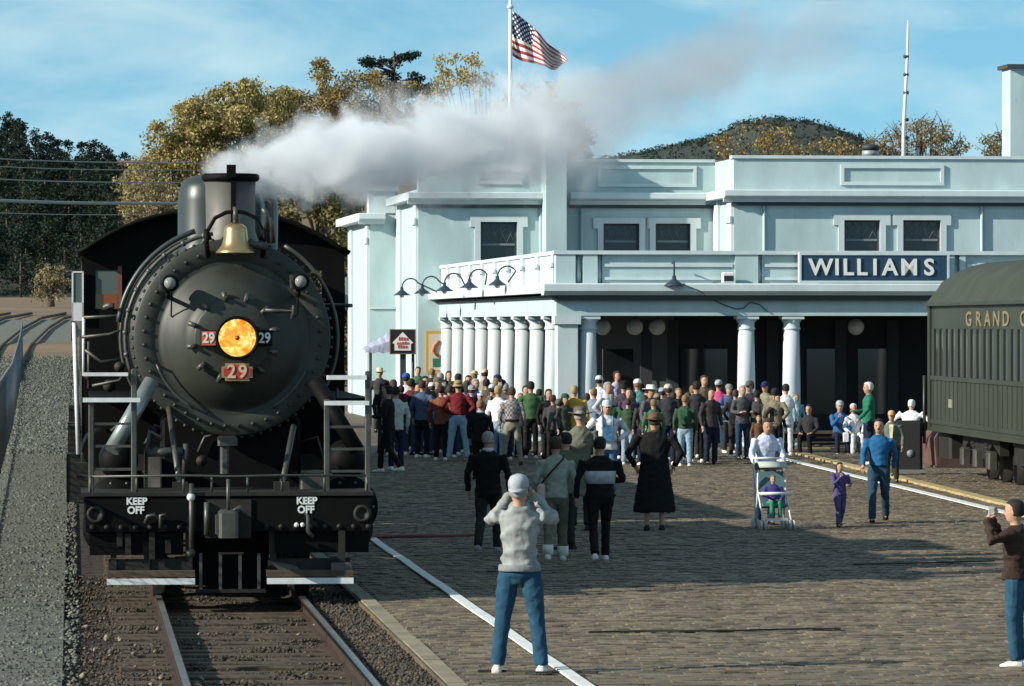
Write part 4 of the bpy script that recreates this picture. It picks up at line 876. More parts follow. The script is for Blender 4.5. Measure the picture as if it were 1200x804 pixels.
rf.add(vs,[(i,i+1,25+i+1,25+i) for i in range(24)],True); ro=rf.build('cab_roof',M_blk,cab); mo=ro.modifiers.new('thickness','SOLIDIFY'); mo.thickness=.05; mo.offset=1
for xx in (x0,x1-.03): MB().box(xx,xx+.03,bC+.031,bC+2.3,1.35,zt0-.5).build('side_sheet',M_blk,cab)
MB().box(x0+.05,x1-.05,bC+2.3,bC+2.33,1.35,lz(362,bC)).build('rear_sheet',M_blk,cab)
MB().box(wx0,wx1,bC+.01,bC+.02,wz0+.18,wz1).build('front_window_pane', mat('dusty_pane',(.10,.13,.12),.25), cab)
MB().box(wx0+.1,wx1,bC+.3,bC+.33,wz0-.0,wz0+.2).build('wood_seat_back', mat('red_brown_wood',(.30,.10,.045),.6), cab)
MB().box(wx1,wx1+.05,bC-.03,bC-.001,wz0-.4,wz1+.05).build('window_post', mat('rusty_post',(.20,.07,.04),.7), cab)
sw = empty('side_window',(0,0,0),parent=cab) if False else None
wf = MB(); p0,p1,q0,q1 = la(84,bC),la(98,bC),lz(376,bC),lz(318,bC); t_=.02
wf.box(p0,p1,bC-.06,bC-.03,q1-t_,q1); wf.box(p0,p1,bC-.06,bC-.03,q0,q0+.22); wf.box(p0,p0+t_,bC-.06,bC-.03,q0,q1); wf.box(p1-t_,p1,bC-.06,bC-.03,q0,q1); wf.build('wind_deflector_frame',M_wstr,cab)
MB().box(p0+t_,p1-t_,bC-.05,bC-.04,q0+.2,q1-t_).build('wind_deflector_pane', mat('dusty_pane',(.10,.13,.12),.25),cab)
MB().box(la(404.5,bC),la(408,bC),bC-.05,bC-.02,lz(363,bC),lz(325,bC)).build('wind_deflector_frame',mat('pale_teal_frame',(.28,.42,.42),.5),cab)
MB().tube((la(92,bC),bC,lz(532,bC)),(la(87,bC),bC,lz(378,bC)),.028,n=8).build('cab_grab_pole',M_wstr,cab)
for zz in (560,545,590): MB().box(la(90,bC),la(110,bC),bC,bC+.4,lz(zz,bC),lz(zz,bC)+.03).build('cab_step',M_grim,cab)
# ------------------------------------------------------------------ tender and the coaches behind it
M_olive = mat('olive_green_paint', (.038,.046,.030), .45, var=.2, scale=1.2, stretch=(1,1,.4))
M_olived = mat('dark_olive_roof', (.038,.045,.028), .75, var=.25, scale=1.5)
td = TR.root('tender', label='black coal tender coupled behind the steam locomotive cab', cat='tender')
MB().bbox(-1.5,1.5,10.7,17.5,1.25,3.05,.05).build('tank',M_blk,td); MB().bbox(-1.2,1.2,11.0,15.0,3.051,3.6,.08).build('coal_bunker',M_blk,td); MB().box(-1.55,1.55,10.6,17.6,1.05,1.249).build('frame',M_grim,td)
for b in (11.7,13.2,15.2,16.7):
    for sg_ in (-1,1): MB().lathe([(0,-.06),(.44,-.06),(.44,.06),(0,.06)],(sg_*.76,b,.44),'x',24).build('wheel',M_grim,td); MB().prismx([(b-.2,.3),(b+.2,.3),(b+.25,.75),(b-.25,.75)],min(sg_*.95,sg_*1.3),max(sg_*.95,sg_*1.3)).build('journal_box',M_grim,td)
def coach_behind(b0, lab):
    c = TR.root('passenger_coach', label=lab, cat='coach'); c['group']='olive coaches behind the tender'
    MB().box(-1.5,1.5,b0,b0+21,1.05,3.1).build('body',M_olive,c)
    MB().prism([(-1.56,3.1),(1.56,3.1),(1.45,3.3),(1.0,3.6),(.4,3.75),(-.4,3.75),(-1.0,3.6),(-1.45,3.3)],b0-.1,b0+21.1).build('roof',M_olived,c)
    for i in range(10): MB().box(-1.512,-1.501,b0+1.2+i*1.95,b0+2.4+i*1.95,2.0,2.8).build('window',M_glass,c)
    for i in (0.3,19.8): MB().prismx([(b0+i,.35),(b0+i+.9,.35),(b0+i+.9,1.04),(b0+i,1.04)],-1.75,-1.4).build('step',M_grim,c)
    for b in (2,4,17,19):
        for sg_ in (-1,1): MB().lathe([(0,-.06),(.44,-.06),(.44,.06),(0,.06)],(sg_*.76,b0+b,.44),'x',20).build('wheel',M_grim,c)
coach_behind(18.4,'olive coach directly behind the black tender'); coach_behind(40.2,'farthest olive coach at the end of the train on the left')
# ------------------------------------------------------------------ green coach on the right
Yc = 5600/61.0; Xc = (1089-600)/61.0; sl_c = (245-600)/F
CF = Frame(Xc, Yc, sl_c)            # origin at the far corner of the visible side; b runs away, the car comes towards the camera (negative b)
co = CF.root('passenger_coach', label='green passenger coach lettered GRAND standing right of the portico', cat='coach')
zr0, ze, zbt = CF.z(503,0), CF.z(357,0), CF.z(383,0); zs0, zs1 = CF.z(441,0), CF.z(385,0)
Lc = 22.0; Wc = 3.0
MB().box(0,Wc,-Lc,0,zr0,zs0).build('side_panel',M_olive,co); MB().box(.011,Wc-.05,-Lc,-.02,zs0,zs1).build('window_band',M_glass,co)
MB().box(0,Wc,-Lc,0,zs1,ze).build('letterboard',M_olive,co)
rp_ = []; 
for i in range(13): u=i/12; rp_.append((-.09+(Wc+.18)*(u), ze+.02+ .80*(1-abs(2*u-1)**2.6)**.6))
vs=[]; secs=[(-Lc,1.0),(-.9,1.0),(-.45,.92),(-.15,.75),(.05,.48),(.10,.0)]
for (b,s_) in secs: vs += [(x,b,ze+(z-ze)*s_) for x,z in rp_]
fs=[(k*13+i,k*13+i+1,(k+1)*13+i+1,(k+1)*13+i) for k in range(5) for i in range(12)]
MB().add(vs,fs,True).build('roof',M_olived,co)
MB().box(-.11,.02,-Lc,.1,ze-.03,ze+.03).build('gutter',M_olive,co)
MB().box(-.03,.0-.001,-Lc,0,zs0-.06,zs0+.02).build('belt_rail',M_olive,co); MB().box(-.03,-.001,-Lc,0,zr0+.12,zr0+.2).build('lower_rail',M_olive,co)
MB().box(-.035,-.001,-Lc,0,zr0-.02,zr0+.05).build('side_sill',M_olive,co)
k=0; b=-.35
while b > -Lc:
    wd = .30 if k%2==0 else .2
    MB().box(-.012,.010,b-wd,b,zs0+.021,zs1-.002).build('window_post',M_olive,co)
    b -= wd+.48; k+=1
MB().box(-.04,.0-.001,-.30,-.02,zr0,ze-.03).build('corner_post',M_olive,co)
for q in range(1,44): MB().box(-.012,-.0005,-q*.5-.02,-q*.5,zr0+.2,zs0-.06).build('panel_seam',M_olived,co)
MB().box(-.02,-.002,-2.9,-2.5,CF.z(478,-2.7),CF.z(468,-2.7)).build('notice_plate',mat('grey_plate',(.22,.24,.19),.6),co)
MB().path([(-.08,.1,CF.z(520,0)),(-.08,.1,CF.z(440,0))],.03,8).build('end_grab_pole',M_olive,co)
MB().box(.1,Wc-.1,0,.35,zr0+.1,ze-.3).build('end_vestibule',M_blk,co)
M_letg = mat('faded_gold_lettering',(.22,.175,.095),.6,var=.15,scale=6)
def onside(px):   # distance along the side for a picture column
    q=(px-600)/F; lo,hi=-Lc,0
    for _ in range(40):
        m_=(lo+hi)/2; w_=CF.w(0,m_); v=w_.x/w_.y
        if v>q: lo=m_
        else: hi=m_
    return (lo+hi)/2
for chh,px in zip('GRANDC',(1136,1147.5,1158,1168.5,1179.5,1200)):
    b=onside(px); o=text('letter',chh,.37,M_letg,co,(-.012,b,CF.z(375,0)+.0),rot=(radians(90),0,radians(-90)),ext=.006,sx=2.6,bold=.006)
# trucks
for bt in (-4.6,-18.2):
    tk = empty('truck',(0,0,0),parent=co); q=MB(); q.prismx([(bt-2.1,.55),(bt-1.3,.75),(bt-.5,.45),(bt+.5,.45),(bt+1.3,.75),(bt+2.1,.55),(bt+2.1,.8),(bt+1.2,1.0),(bt-1.2,1.0),(bt-2.1,.8)],.25,.42); q.build('side_frame',M_grim,tk)
    for d_ in (-1.5,0,1.5):
        for xx in (.72,2.2): MB().lathe([(0,-.06),(.43,-.06),(.43,.05),(.46,.07),(0,.07)],(xx,bt+d_,.43),'x',28).build('wheel',M_grim,tk)
        MB().bbox(.12,.3,bt+d_-.16,bt+d_+.16,.3,.62,.03).build('journal_box',M_pipe,tk)
    for d_ in (-.75,.75):
        for r_ in range(4): MB().lathe([(.09,0),(.13,.02),(.09,.04)],(.3,bt+d_,.5+r_*.07),'z',12).build('spring_coil',M_grim,tk)
for b0_ in (-8.5,-12.5): MB().bbox(.2,1.2,b0_-1.6,b0_,.45,zr0-.01,.04).build('underframe_box',M_grim,co)
MB().bbox(.2,1.4,-1.2,.3,.35,zr0-.01,.05).build('buffer_beam',M_grim,co)
ct = track('coach_track', Frame(CF.w(1.46,0).x, CF.w(1.46,0).y, sl_c), -60, 40, -30, 14)
# brown heap behind the coach end, dark baggage cart with wheels
bx = empty('covered_crate', world(1108,(553-HY)/H)+(0,), .2, label='reddish brown covered crate standing behind the green coach end', cat='crate')
bx.location = (world(1108,58)[0], world(1108,58)[1], 0)
MB().prism([(-.3,0),(.75,0),(.85,.5),(.5,.85),(-.1,.95),(-.35,.6)],-.4,.5).build('cover',mat('brown_cover',(.12,.06,.05),.9,var=.3,scale=4,bump=.02),bx)
MB().box(-.35,.8,-.45,.55,-.02,.06).build('pallet',M_timber,bx)
# ------------------------------------------------------------------ baggage cart
gx, gy = ground(958, 531)
bc = empty('baggage_cart',(gx,gy+.62,-.07),radians(3),label='dark wooden baggage cart with people sitting on it by the portico',cat='cart')
for i in range(6): MB().box(-1.05,1.35,-.5+i*.17,-.5+i*.17+.15,.50,.55).build('plank',M_timber,bc)
MB().box(-1.0,1.3,-.45,-.38,.40,.499).build('side_beam',M_grim,bc); MB().box(-1.0,1.3,.38,.45,.40,.499).build('side_beam',M_grim,bc)
for x in (-.75,1.05):
    for y in (-.45,.42):
        w_=empty('wheel',(x,y,.22),parent=bc); MB().lathe([(.17,-.025),(.21,-.025),(.21,.025),(.17,.025)],(0,0,0),'y',20).build('tyre',M_grim,w_)
        for i in range(6): a=pi*i/3; MB().tube((0,0,0),(.18*cos(a),0,.18*sin(a)),.012,n=5).build('spoke',M_pipe,w_)
MB().box(-1.1,-1.04,-.45,.4,.56,1.0).build('end_board',M_timber,bc)
for z in (.12,.3): MB().box(-.9,1.1,-.48,-.46,z,z+.03).build('stretcher',M_pipe,bc)
# ------------------------------------------------------------------ people
SK = mat('skin',(.50,.29,.19),.6); SK2 = mat('skin_tan',(.36,.20,.13),.6)
CLOTH = {}
def cloth(c, plaid=None):
    key = (tuple(c), plaid)
    if key in CLOTH: return CLOTH[key]
    m = mat('cloth_%d' % len(CLOTH), c, .9, var=.22, scale=9, bump=.04, bscale=13, spec=.2)
    if plaid:
        t=m.node_tree; b=t.nodes['Principled BSDF']; cc=N(t,'ShaderNodeTexCoord'); ch=N(t,'ShaderNodeTexChecker'); ch.inputs['Scale'].default_value=18; ch.inputs[1].default_value=(*c,1); ch.inputs[2].default_value=(*plaid,1)
        t.links.new(cc.outputs['Object'],ch.inputs[0]); t.links.new(ch.outputs[0],b.inputs['Base Color'])
    CLOTH[key]=m; return m
HAIRM = {k: mat('hair_'+k, c, .8, var=.2, scale=20) for k,c in dict(black=(.012,.010,.009),brown=(.05,.028,.015),blond=(.38,.26,.12),grey=(.30,.29,.27),white=(.72,.70,.64),light=(.22,.13,.06)).items()}
EYE = mat('eye_dark',(.02,.015,.012),.3); LIP = mat('lip',(.32,.11,.09),.6)
def rings(mb, rr, n=14):      # rr: (cx,cy,z,rx,ry)
    vs=[]; 
    for (cx_,cy_,z,rx,ry) in rr:
        for i in range(n): a=2*pi*i/n; vs.append((cx_+rx*cos(a),cy_+ry*sin(a),z))
    m=len(rr); fs=[(k*n+i,k*n+(i+1)%n,(k+1)*n+(i+1)%n,(k+1)*n+i) for k in range(m-1) for i in range(n)]+[tuple(range(n-1,-1,-1)),tuple((m-1)*n+i for i in range(n))]
    mb.add(vs,fs,True)
def joint(p, q): return (Vector(p)+Vector(q))/2
def remeshed(mb, name, vox, smooth=3, disp=0.0, lump=9.0, seed=0):
    me = mb.mesh('tmp'); o = bpy.data.objects.new('tmp', me)
    r = o.modifiers.new('r','REMESH'); r.mode='VOXEL'; r.voxel_size=vox; r.use_smooth_shade=True
    s = o.modifiers.new('s','SMOOTH'); s.factor=.5; s.iterations=smooth
    out = evalmesh(o, name); bpy.data.meshes.remove(me)
    if disp:
        n=len(out.vertices); co=np.empty(n*3,dtype=np.float32); out.vertices.foreach_get('co',co); co=co.reshape(-1,3); no=np.empty(n*3,dtype=np.float32); out.vertices.foreach_get('normal',no); no=no.reshape(-1,3)
        p=seed*1.7; w_=np.sin(co[:,0]*11+co[:,1]*9+p)*1.5+np.sin(co[:,2]*6+p)*1.2; d=(-np.abs(np.sin(co[:,2]*lump*2.2+co[:,0]*lump*1.6+w_))*1.1+.5+np.sin(co[:,2]*lump*3.1+co[:,0]*lump*1.3+p)*.2+np.sin(co[:,2]*lump*5.3-co[:,0]*lump*2.9+co[:,1]*7+p*2)*.35+np.sin(co[:,0]*lump*4+co[:,1]*lump*3+p)*.3)
        co+=no*((np.maximum(d,-.45)+.35)*disp)[:,None]; out.vertices.foreach_set('co',co.ravel())
    out.polygons.foreach_set('use_smooth',[True]*len(out.polygons)); out.update(); return out
ARMS = {  # elbow, wrist, hand tip for the right-hand (+x) side, mirrored with x sign; y<0 is in front
 'down': ((.27,.03,1.14),(.27,-.06,.90),(.265,-.09,.74)), 'pocket': ((.30,.06,1.16),(.22,-.05,.98),(.18,-.10,.88)),
 'cross': ((.28,-.05,1.16),(.04,-.24,1.20),(-.10,-.22,1.24)), 'hold': ((.27,.0,1.15),(.17,-.27,1.13),(.08,-.36,1.17)),
 'camera': ((.31,-.20,1.34),(.10,-.28,1.56),(.035,-.22,1.64)), 'camup': ((.36,-.12,1.42),(.16,-.26,1.66),(.06,-.24,1.70)), 'hips': ((.36,.08,1.19),(.20,-.03,1.05),(.12,-.08,1.02)),
 'push': ((.26,-.10,1.17),(.20,-.38,1.05),(.17,-.48,1.02)), 'swing': ((.26,-.10,1.16),(.25,-.28,.98),(.24,-.36,.87)), 'back': ((.27,.12,1.17),(.24,.16,.93),(.23,.15,.79)),
 'chin': ((.20,-.22,1.18),(.06,-.26,1.38),(.02,-.20,1.46)), 'lap': ((.26,-.06,1.16),(.16,-.30,1.03),(.08,-.40,1.02)), 'point': ((.24,-.26,1.34),(.18,-.50,1.32),(.16,-.66,1.32)), 'wave': ((.36,-.08,1.30),(.36,-.16,1.54),(.34,-.20,1.69)), 'wide': ((.38,-.02,1.22),(.52,-.12,1.08),(.58,-.18,1.00))}
PN = 0
def person(px, fy, hpx, face, top, bot, label, arms=('down','down'), legs='stand', hair='brown', longhair=False, hat=None, hatc=(.3,.3,.3), shoes=(.03,.03,.03), hem=.86, coat=0, lean=0, turn=0, skin=None, group=None, extras=(), male=True, k=None, z0=0.0, plaid=None, sleeves=True, build=1.0, under=None, vox=None, bob=None, sit=False, tilt=0):
    global PN; PN += 1; rr = random.Random(PN*13+5)
    kk = k or (fy-HY)/H; X, Y = world(px, kk); hm = hpx/kk; s = hm/1.76
    if not k: hm=hpx/kk
    big = hpx > 150; vb = .016 if big else (.021 if hpx>105 else .027)
    skin = skin or SK
    seated = (legs == 'sit'); zo = -.50 if seated else 0
    ln = radians(lean); tl = radians(turn)
    def up(p, pivot=.97):
        p = Vector(p)
        if p.z > pivot-.12 or True:
            w = min(1, max(0,(p.z-(pivot-.1))/.2)); r = Matrix.Rotation(ln*w,3,'X') @ Matrix.Rotation(tl*w,3,'Z'); q = p-Vector((0,0,pivot)); p = r @ q + Vector((0,0,pivot))
        return p + Vector((0,0,zo))
    def upmb(m):
        m.v = [tuple(up(v)) for v in m.v]
    # legs
    HX=.095
    if legs=='stand': LG = [((-HX,0,.93),(-.105,-.01,.50),(-.11,.02,.09)),((HX,0,.93),(.105,-.01,.50),(.115,.02,.09))]
    elif legs=='wide': LG = [((-HX,0,.92),(-.15,-.02,.50),(-.20,.03,.09)),((HX,0,.92),(.15,-.01,.50),(.20,.0,.09))]
    elif legs=='stride': LG = [((-HX,0,.92),(-.10,-.17,.52),(-.10,-.20,.09)),((HX,0,.92),(.10,.03,.50),(.10,.28,.13))]
    elif legs=='weight': LG = [((-HX,0,.93),(-.10,-.01,.50),(-.09,.02,.09)),((HX,0,.92),(.16,-.10,.51),(.19,-.04,.09))]
    else: LG = [((-HX,0,.93),(-.12,-.44,.96),(-.12,-.42,.53)),((HX,0,.93),(.13,-.44,.97),(.14,-.36,.53))]
    LG = [tuple(Vector(p)+Vector((0,0,zo)) for p in leg) for leg in LG]
    bw = build
    AR=[]
    for sx,an in ((-1,arms[0]),(1,arms[1])):
        e,w,t = ARMS[an]; sh=Vector((sx*.185*bw,.0,1.42)); e,w,t=[Vector((sx*q[0]*(bw if q[0]>.15 else 1),q[1],q[2])) for q in (e,w,t)]; AR.append(tuple(up(q) for q in (sh,e,w,t)))
    root = empty('person',(X,Y,z0),radians(face),label=label,cat='person')
    root.scale=(s,s,s)
    if group: root['group']=group
    hc = up((0,-.015,1.635)); nod = Matrix.Rotation(ln,3,'X')@Matrix.Rotation(tl,3,'Z')
    nod = nod @ Matrix.Rotation(radians(tilt),3,'X')
    def hd(p): return hc + nod @ Vector(p)
    # body
    b=MB(); tb=MB(); rings(tb,[(0,0,.90,.13*bw,.09),(0,0,1.1,.12*bw,.08),(0,0,1.38,.14*bw,.08),(0,.005,1.45,.09,.06),(0,.0,1.50,.055,.056),(0,-.005,1.58,.052,.055)],12); upmb(tb); b.v,b.f,b.sm=tb.v,tb.f,tb.sm
    for (sh,e,w,t) in AR: b.path([sh,e,w],.04,8,rs=[.024,.014,.026] if sleeves else [.045,.038,.027]); pm=w+(t-w)*.45; b.path([w,w+(t-w)*.15,pm],.03,8,rs=[.026,.032,.034])
    for (h_,kn,an) in LG: b.path([h_,kn,an],.05,8,rs=[.07,.048,.036]); b.path([an,an+Vector((0,-.06,-.05)),an+Vector((0,-.13,-.06))],.03,8,rs=[.036,.034,.025])
    hv=len(b.v)
    prof=[(.030,-.118),(.052,-.10),(.064,-.07),(.072,-.03),(.077,.01),(.078,.045),(.070,.08),(.050,.108),(.020,.12)]
    n=16; vs=[]
    for r_,h_ in prof:
        for i in range(n):
            a=2*pi*i/n; cx_,cy_=cos(a),sin(a); y=cy_*r_*1.22-.008*(h_<0)*(cy_<0); 
            vs.append(hd((cx_*r_,y,h_)))
    b.add(vs,[(q*n+i,q*n+(i+1)%n,(q+1)*n+(i+1)%n,(q+1)*n+i) for q in range(8) for i in range(n)]+[tuple(range(n-1,-1,-1)),tuple(8*n+i for i in range(n))],True)
    b.path([hd((0,-.09,.02)),hd((0,-.112,-.018)),hd((0,-.09,-.03))],.01,6,rs=[.008,.013,.010])
    for sx in (-1,1): b.ball(hd((sx*.078,.005,-.005)),.02,6,5,(.4,.7,1.2))
    me = remeshed(b,'person_body',vb*.62 if big else vb*.72,2)
    fb=MB()
    for (sh,e,w,t) in AR:
        d=(t-w).normalized(); fw=Vector((0,-1,0)); side=d.cross(Vector((0,0,1)));
        if side.length<.2: side=d.cross(Vector((1,0,0)))
        side.normalize(); nrm=side.cross(d)
        pm=w+d*.075
        for j in range(4):
            o_=(j-1.5)*.017; L_=[.066,.078,.074,.058][j]; b0=pm+side*o_; curl=.25+.1*j+rr.random()*.15
            fb.path([b0,b0+d*L_*.5+nrm*L_*.12*curl,b0+d*L_*.8-nrm*L_*.25*curl*2,b0+d*L_*.9-nrm*L_*.55*curl*1.6],.008,5,rs=[.0095,.009,.008,.006])
        b0=w+d*.03+side*.026; fb.path([b0,b0+d*.03+side*.022-nrm*.01,b0+d*.058+side*.022-nrm*.022],.009,5,rs=[.011,.0105,.008])
    fm_=fb.mesh('f'); bm=bmesh.new(); bm.from_mesh(me); bm.from_mesh(fm_)
    nbefore=len(bm.faces)
    ey=MB(); 
    for sx in (-1,1): ey.ball(hd((sx*.030,-.089,.012)),.0125 if not big else .010,6,5,(1.2,.5,.8))
    ey.ball(hd((0,-.084,-.060)),.010,6,4,(2.0,.5,.35)) 
    em_=ey.mesh('e'); bm.from_mesh(em_); bm.to_mesh(me)
    me.materials.clear(); me.materials.append(skin); me.materials.append(EYE); me.materials.append(LIP)
    ne=len(me.polygons)-nbefore; mi=[0]*nbefore+[1]*min(60,ne)+[2]*max(0,ne-60); me.polygons.foreach_set('material_index',mi); me.polygons.foreach_set('use_smooth',[True]*len(me.polygons)); bm.free()
    obj('body',me,None,root)
    # trousers
    bot_m=cloth(bot); q=MB(); z_=zo
    rings(q,[(0,0,.80+z_ if not seated else .86+z_,.10*bw,.09),(0,.01,.90+z_,.158*bw,.12),(0,.01,1.0+z_,.142*bw,.108),(0,0,1.05+z_,.12*bw,.09)])
    tw_=1.0+ (0.08 if rr.random()<.5 else 0)
    for (h_,kn,an) in LG:
        q.path([h_,h_*.5+kn*.5,kn,kn*.4+an*.6,an+Vector((0,0,-.01))],.08,10,rs=[.098*bw,.088*tw_,.068*tw_,.063*tw_,.062*tw_])
    if coat<2: obj('trousers',remeshed(q,'trousers',vb,2,.007,9,PN),bot_m,root)
    # top
    top_m=cloth(top,plaid); q=MB(); hz=hem
    R_=[(0,0,hz,.182*bw+coat*.03,.145+coat*.03)]
    if coat: R_=[(0,0,max(.28,hz-.0),.20*bw+.03*coat,.16+.02*coat),(0,0,.8,.185*bw,.145)]
    R_+=[(0,.0,1.0,.165*bw,.128),(0,.005,1.14,.158*bw,.122),(0,0,1.28,.180*bw,.13),(0,0,1.38,.190*bw,.122),(0,.005,1.45,.135*bw,.09),(0,.01,1.50,.075,.072)]
    if seated: R_[0]=(0,0,max(.90,hz),.165*bw,.125)
    rings(q,R_); upmb(q)
    sl=[.070,.062,.050]
    for (sh,e,w,t) in AR:
        if sleeves: q.path([sh,sh*.5+e*.5,e,e*.5+w*.5,w+(t-w)*.02],.05,10,rs=[.068*bw,.058,.052,.049,.043])
        else: q.path([sh,sh*.4+e*.6],.05,10,rs=[.075*bw,.07])
    obj('coat' if coat else 'jacket',remeshed(q,'top',vb,2,.017 if big else .008,11,PN),top_m,root)
    # shoes
    for (h_,kn,an) in LG:
        sm=MB(); c0=an+Vector((0,.02,-.055)); 
        vs=[]; 
        for (yy,wd,hh) in ((.065,.025,.05),(.05,.042,.075),(-.02,.045,.085),(-.09,.048,.06),(-.15,.044,.045),(-.185,.028,.03)):
            vs+=[c0+Vector((x*wd,yy,-.03+z*hh)) for x,z in ((-1,0),(1,0),(1,.55),(.55,1),(-.55,1),(-1,.55))]
        sm.add(vs,[(k_*6+i,k_*6+(i+1)%6,(k_+1)*6+(i+1)%6,(k_+1)*6+i) for k_ in range(5) for i in range(6)]+[(0,1,2,3,4,5),(35,34,33,32,31,30)],True); sm.build('shoe',cloth(shoes),root)
    # hair
    if hair:
        hb=MB(); vs=[]; n=16; 
        for ir,(r_,h_) in enumerate([(.079,-.045),(.087,-.015),(.090,.02),(.090,.055),(.080,.092),(.056,.122),(.022,.135)]):
            for i in range(n):
                a=2*pi*i/n; y=sin(a)*r_*1.22+.010; x=cos(a)*r_; h2=h_
                if y<-.02 and h_<.07: y=y*.45+.01; x*=.93
                vs.append(hd((x,y,h2)))
        fs=[(q_*n+i,q_*n+(i+1)%n,(q_+1)*n+(i+1)%n,(q_+1)*n+i) for q_ in range(6) for i in range(n)]+[tuple(range(n-1,-1,-1)),tuple(6*n+i for i in range(n))]
        hb.add(vs,fs,True)
        if longhair: hb.path([hd((0,.05,.04)),hd((0,.085,-.06)),hd((0,.095,-.15)),hd((0,.07,-.22))],.07,10,rs=[.08,.085,.08,.045])
        obj('hair',remeshed(hb,'hair',.016,1,.004,22,PN),HAIRM[hair],root)
    # hat
    hm_=None
    if hat in ('cap','capback'):
        hb=MB(); n=16; vs=[]
        for (r_,h_) in [(.090,.035),(.095,.05),(.092,.09),(.072,.13),(.03,.15)]:
            vs+=[hd((cos(2*pi*i/n)*r_,sin(2*pi*i/n)*r_*1.2+.005,h_)) for i in range(n)]
        hb.add(vs,[(q_*n+i,q_*n+(i+1)%n,(q_+1)*n+(i+1)%n,(q_+1)*n+i) for q_ in range(4) for i in range(n)]+[tuple(4*n+i for i in range(n))],True); ho=hb.build('hat',cloth(hatc),root)
        sg=-1 if hat=='cap' else 1; vb_=MB(); vs=[]
        for y_,wd,z_2 in ((.07,.075,.045),(.13,.075,.038),(.175,.05,.028)):
            vs+=[hd((x*wd,sg*(y_+ .02*(1-abs(x))),z_2+.008*(1-abs(x)))) for x in (-1,-.5,0,.5,1)]
        vb_.add(vs,[(r_*5+i,r_*5+i+1,(r_+1)*5+i+1,(r_+1)*5+i) for r_ in range(2) for i in range(4)],True); vo=vb_.build('hat_peak',cloth(hatc),ho); vo.modifiers.new('t','SOLIDIFY').thickness=.006
    elif hat in ('wide','bucket','knit'):
        prof=dict(wide=[(.175,.035),(.178,.045),(.12,.045),(.095,.05),(.092,.12),(.075,.15),(.03,.14)],bucket=[(.135,.0),(.125,.01),(.098,.05),(.09,.12),(.07,.135),(.0,.14)],knit=[(.092,.0),(.098,.02),(.097,.07),(.08,.12),(.04,.15),(.0,.155)])[hat]
        hb=MB(); n=20; vs=[]
        for r_,h_ in prof: vs+=[hd((cos(2*pi*i/n)*r_,sin(2*pi*i/n)*r_*1.12+.005,h_+(.02*abs(cos(2*pi*i/n)) if r_>.15 else 0))) for i in range(n)]
        m_=len(prof); hb.add(vs,[(q_*n+i,q_*n+(i+1)%n,(q_+1)*n+(i+1)%n,(q_+1)*n+i) for q_ in range(m_-1) for i in range(n)]+[tuple((m_-1)*n+i for i in range(n))],True); hb.build('hat',cloth(hatc),root).modifiers.new('t','SOLIDIFY').thickness=.006
    # extras
    for ex in extras:
        kind=ex[0]
        if kind=='bag':      # shoulder bag with strap
            sx=ex[2] if len(ex)>2 else 1
            g_=MB(); cs=up((sx*.20,.10,1.0)); g_.bbox(cs.x-.06,cs.x+.06,cs.y-.12,cs.y+.12,cs.z-.13,cs.z+.10,.03); bo=obj('shoulder_bag',remeshed(g_,'bag',.018,2,.004,8,PN),cloth(ex[1]),root)
            sp_=MB(); sp_.path([up((sx*.20,.10,1.1)),up((sx*.05,.165,1.28)),up((-sx*.11,.11,1.45)),up((-sx*.12,0,1.50)),up((-sx*.06,-.14,1.35))],.012,6); sp_.build('strap',cloth(ex[3] if len(ex)>3 else (.03,.02,.02)),bo)
        elif kind=='hold':   # thing held: paper/bag
            t=AR[0 if (len(ex)>2 and ex[2]<0) else 1][3]; g_=MB(); g_.bbox(t.x-.07,t.x+.07,t.y-.10,t.y+.02,t.z-.22,t.z+.0,.02); g_.build('carried_bag',cloth(ex[1]),root)
        elif kind=='camera':
            c_=hd((0,-.15,.0)); g_=MB(); g_.bbox(c_.x-.07,c_.x+.07,c_.y-.03,c_.y+.05,c_.z-.045,c_.z+.045,.012); co_=g_.build('camera_body',cloth((.015,.015,.015)),root); MB().lathe([(.035,0),(.038,-.09),(.03,-.09)],(c_.x,c_.y-.03,c_.z),'y',14).build('lens',cloth((.02,.02,.02)),co_)
        elif kind=='camera2':
            t=(AR[0][3]+AR[1][3])/2; MB().bbox(t.x-.07,t.x+.07,t.y-.06,t.y+.02,t.z-.05,t.z+.05,.012).build('camera_body',cloth((.3,.3,.3)),root)
        elif kind=='band':   # coloured band round the chest
            g_=MB(); rings(g_,[(0,.0,ex[2],.178*bw,.137),(0,.0,(ex[2]+ex[3])/2,.183*bw,.141),(0,0,ex[3],.196*bw,.142)],20); upmb(g_); g_.build('jersey_band',cloth(ex[1]),root)
        elif kind=='bib':    # overalls bib
            g_=MB(); g_.box(-.11,.11,-.152,-.136,1.02,1.32); upmb(g_); bo=g_.build('bib',cloth(ex[1]),root)
            for sx in (-1,1): g2=MB(); g2.path([up((sx*.09,-.145,1.3)),up((sx*.10,-.10,1.45)),up((sx*.09,.0,1.51))],.018,6); g2.build('bib_strap',cloth(ex[1]),bo)
        elif kind=='belt': g_=MB(); rings(g_,[(0,.01,1.0,.168*bw,.133),(0,.01,1.045,.166*bw,.131)],18); upmb(g_); g_.build('belt',cloth(ex[1]),root)
        elif kind=='socks':
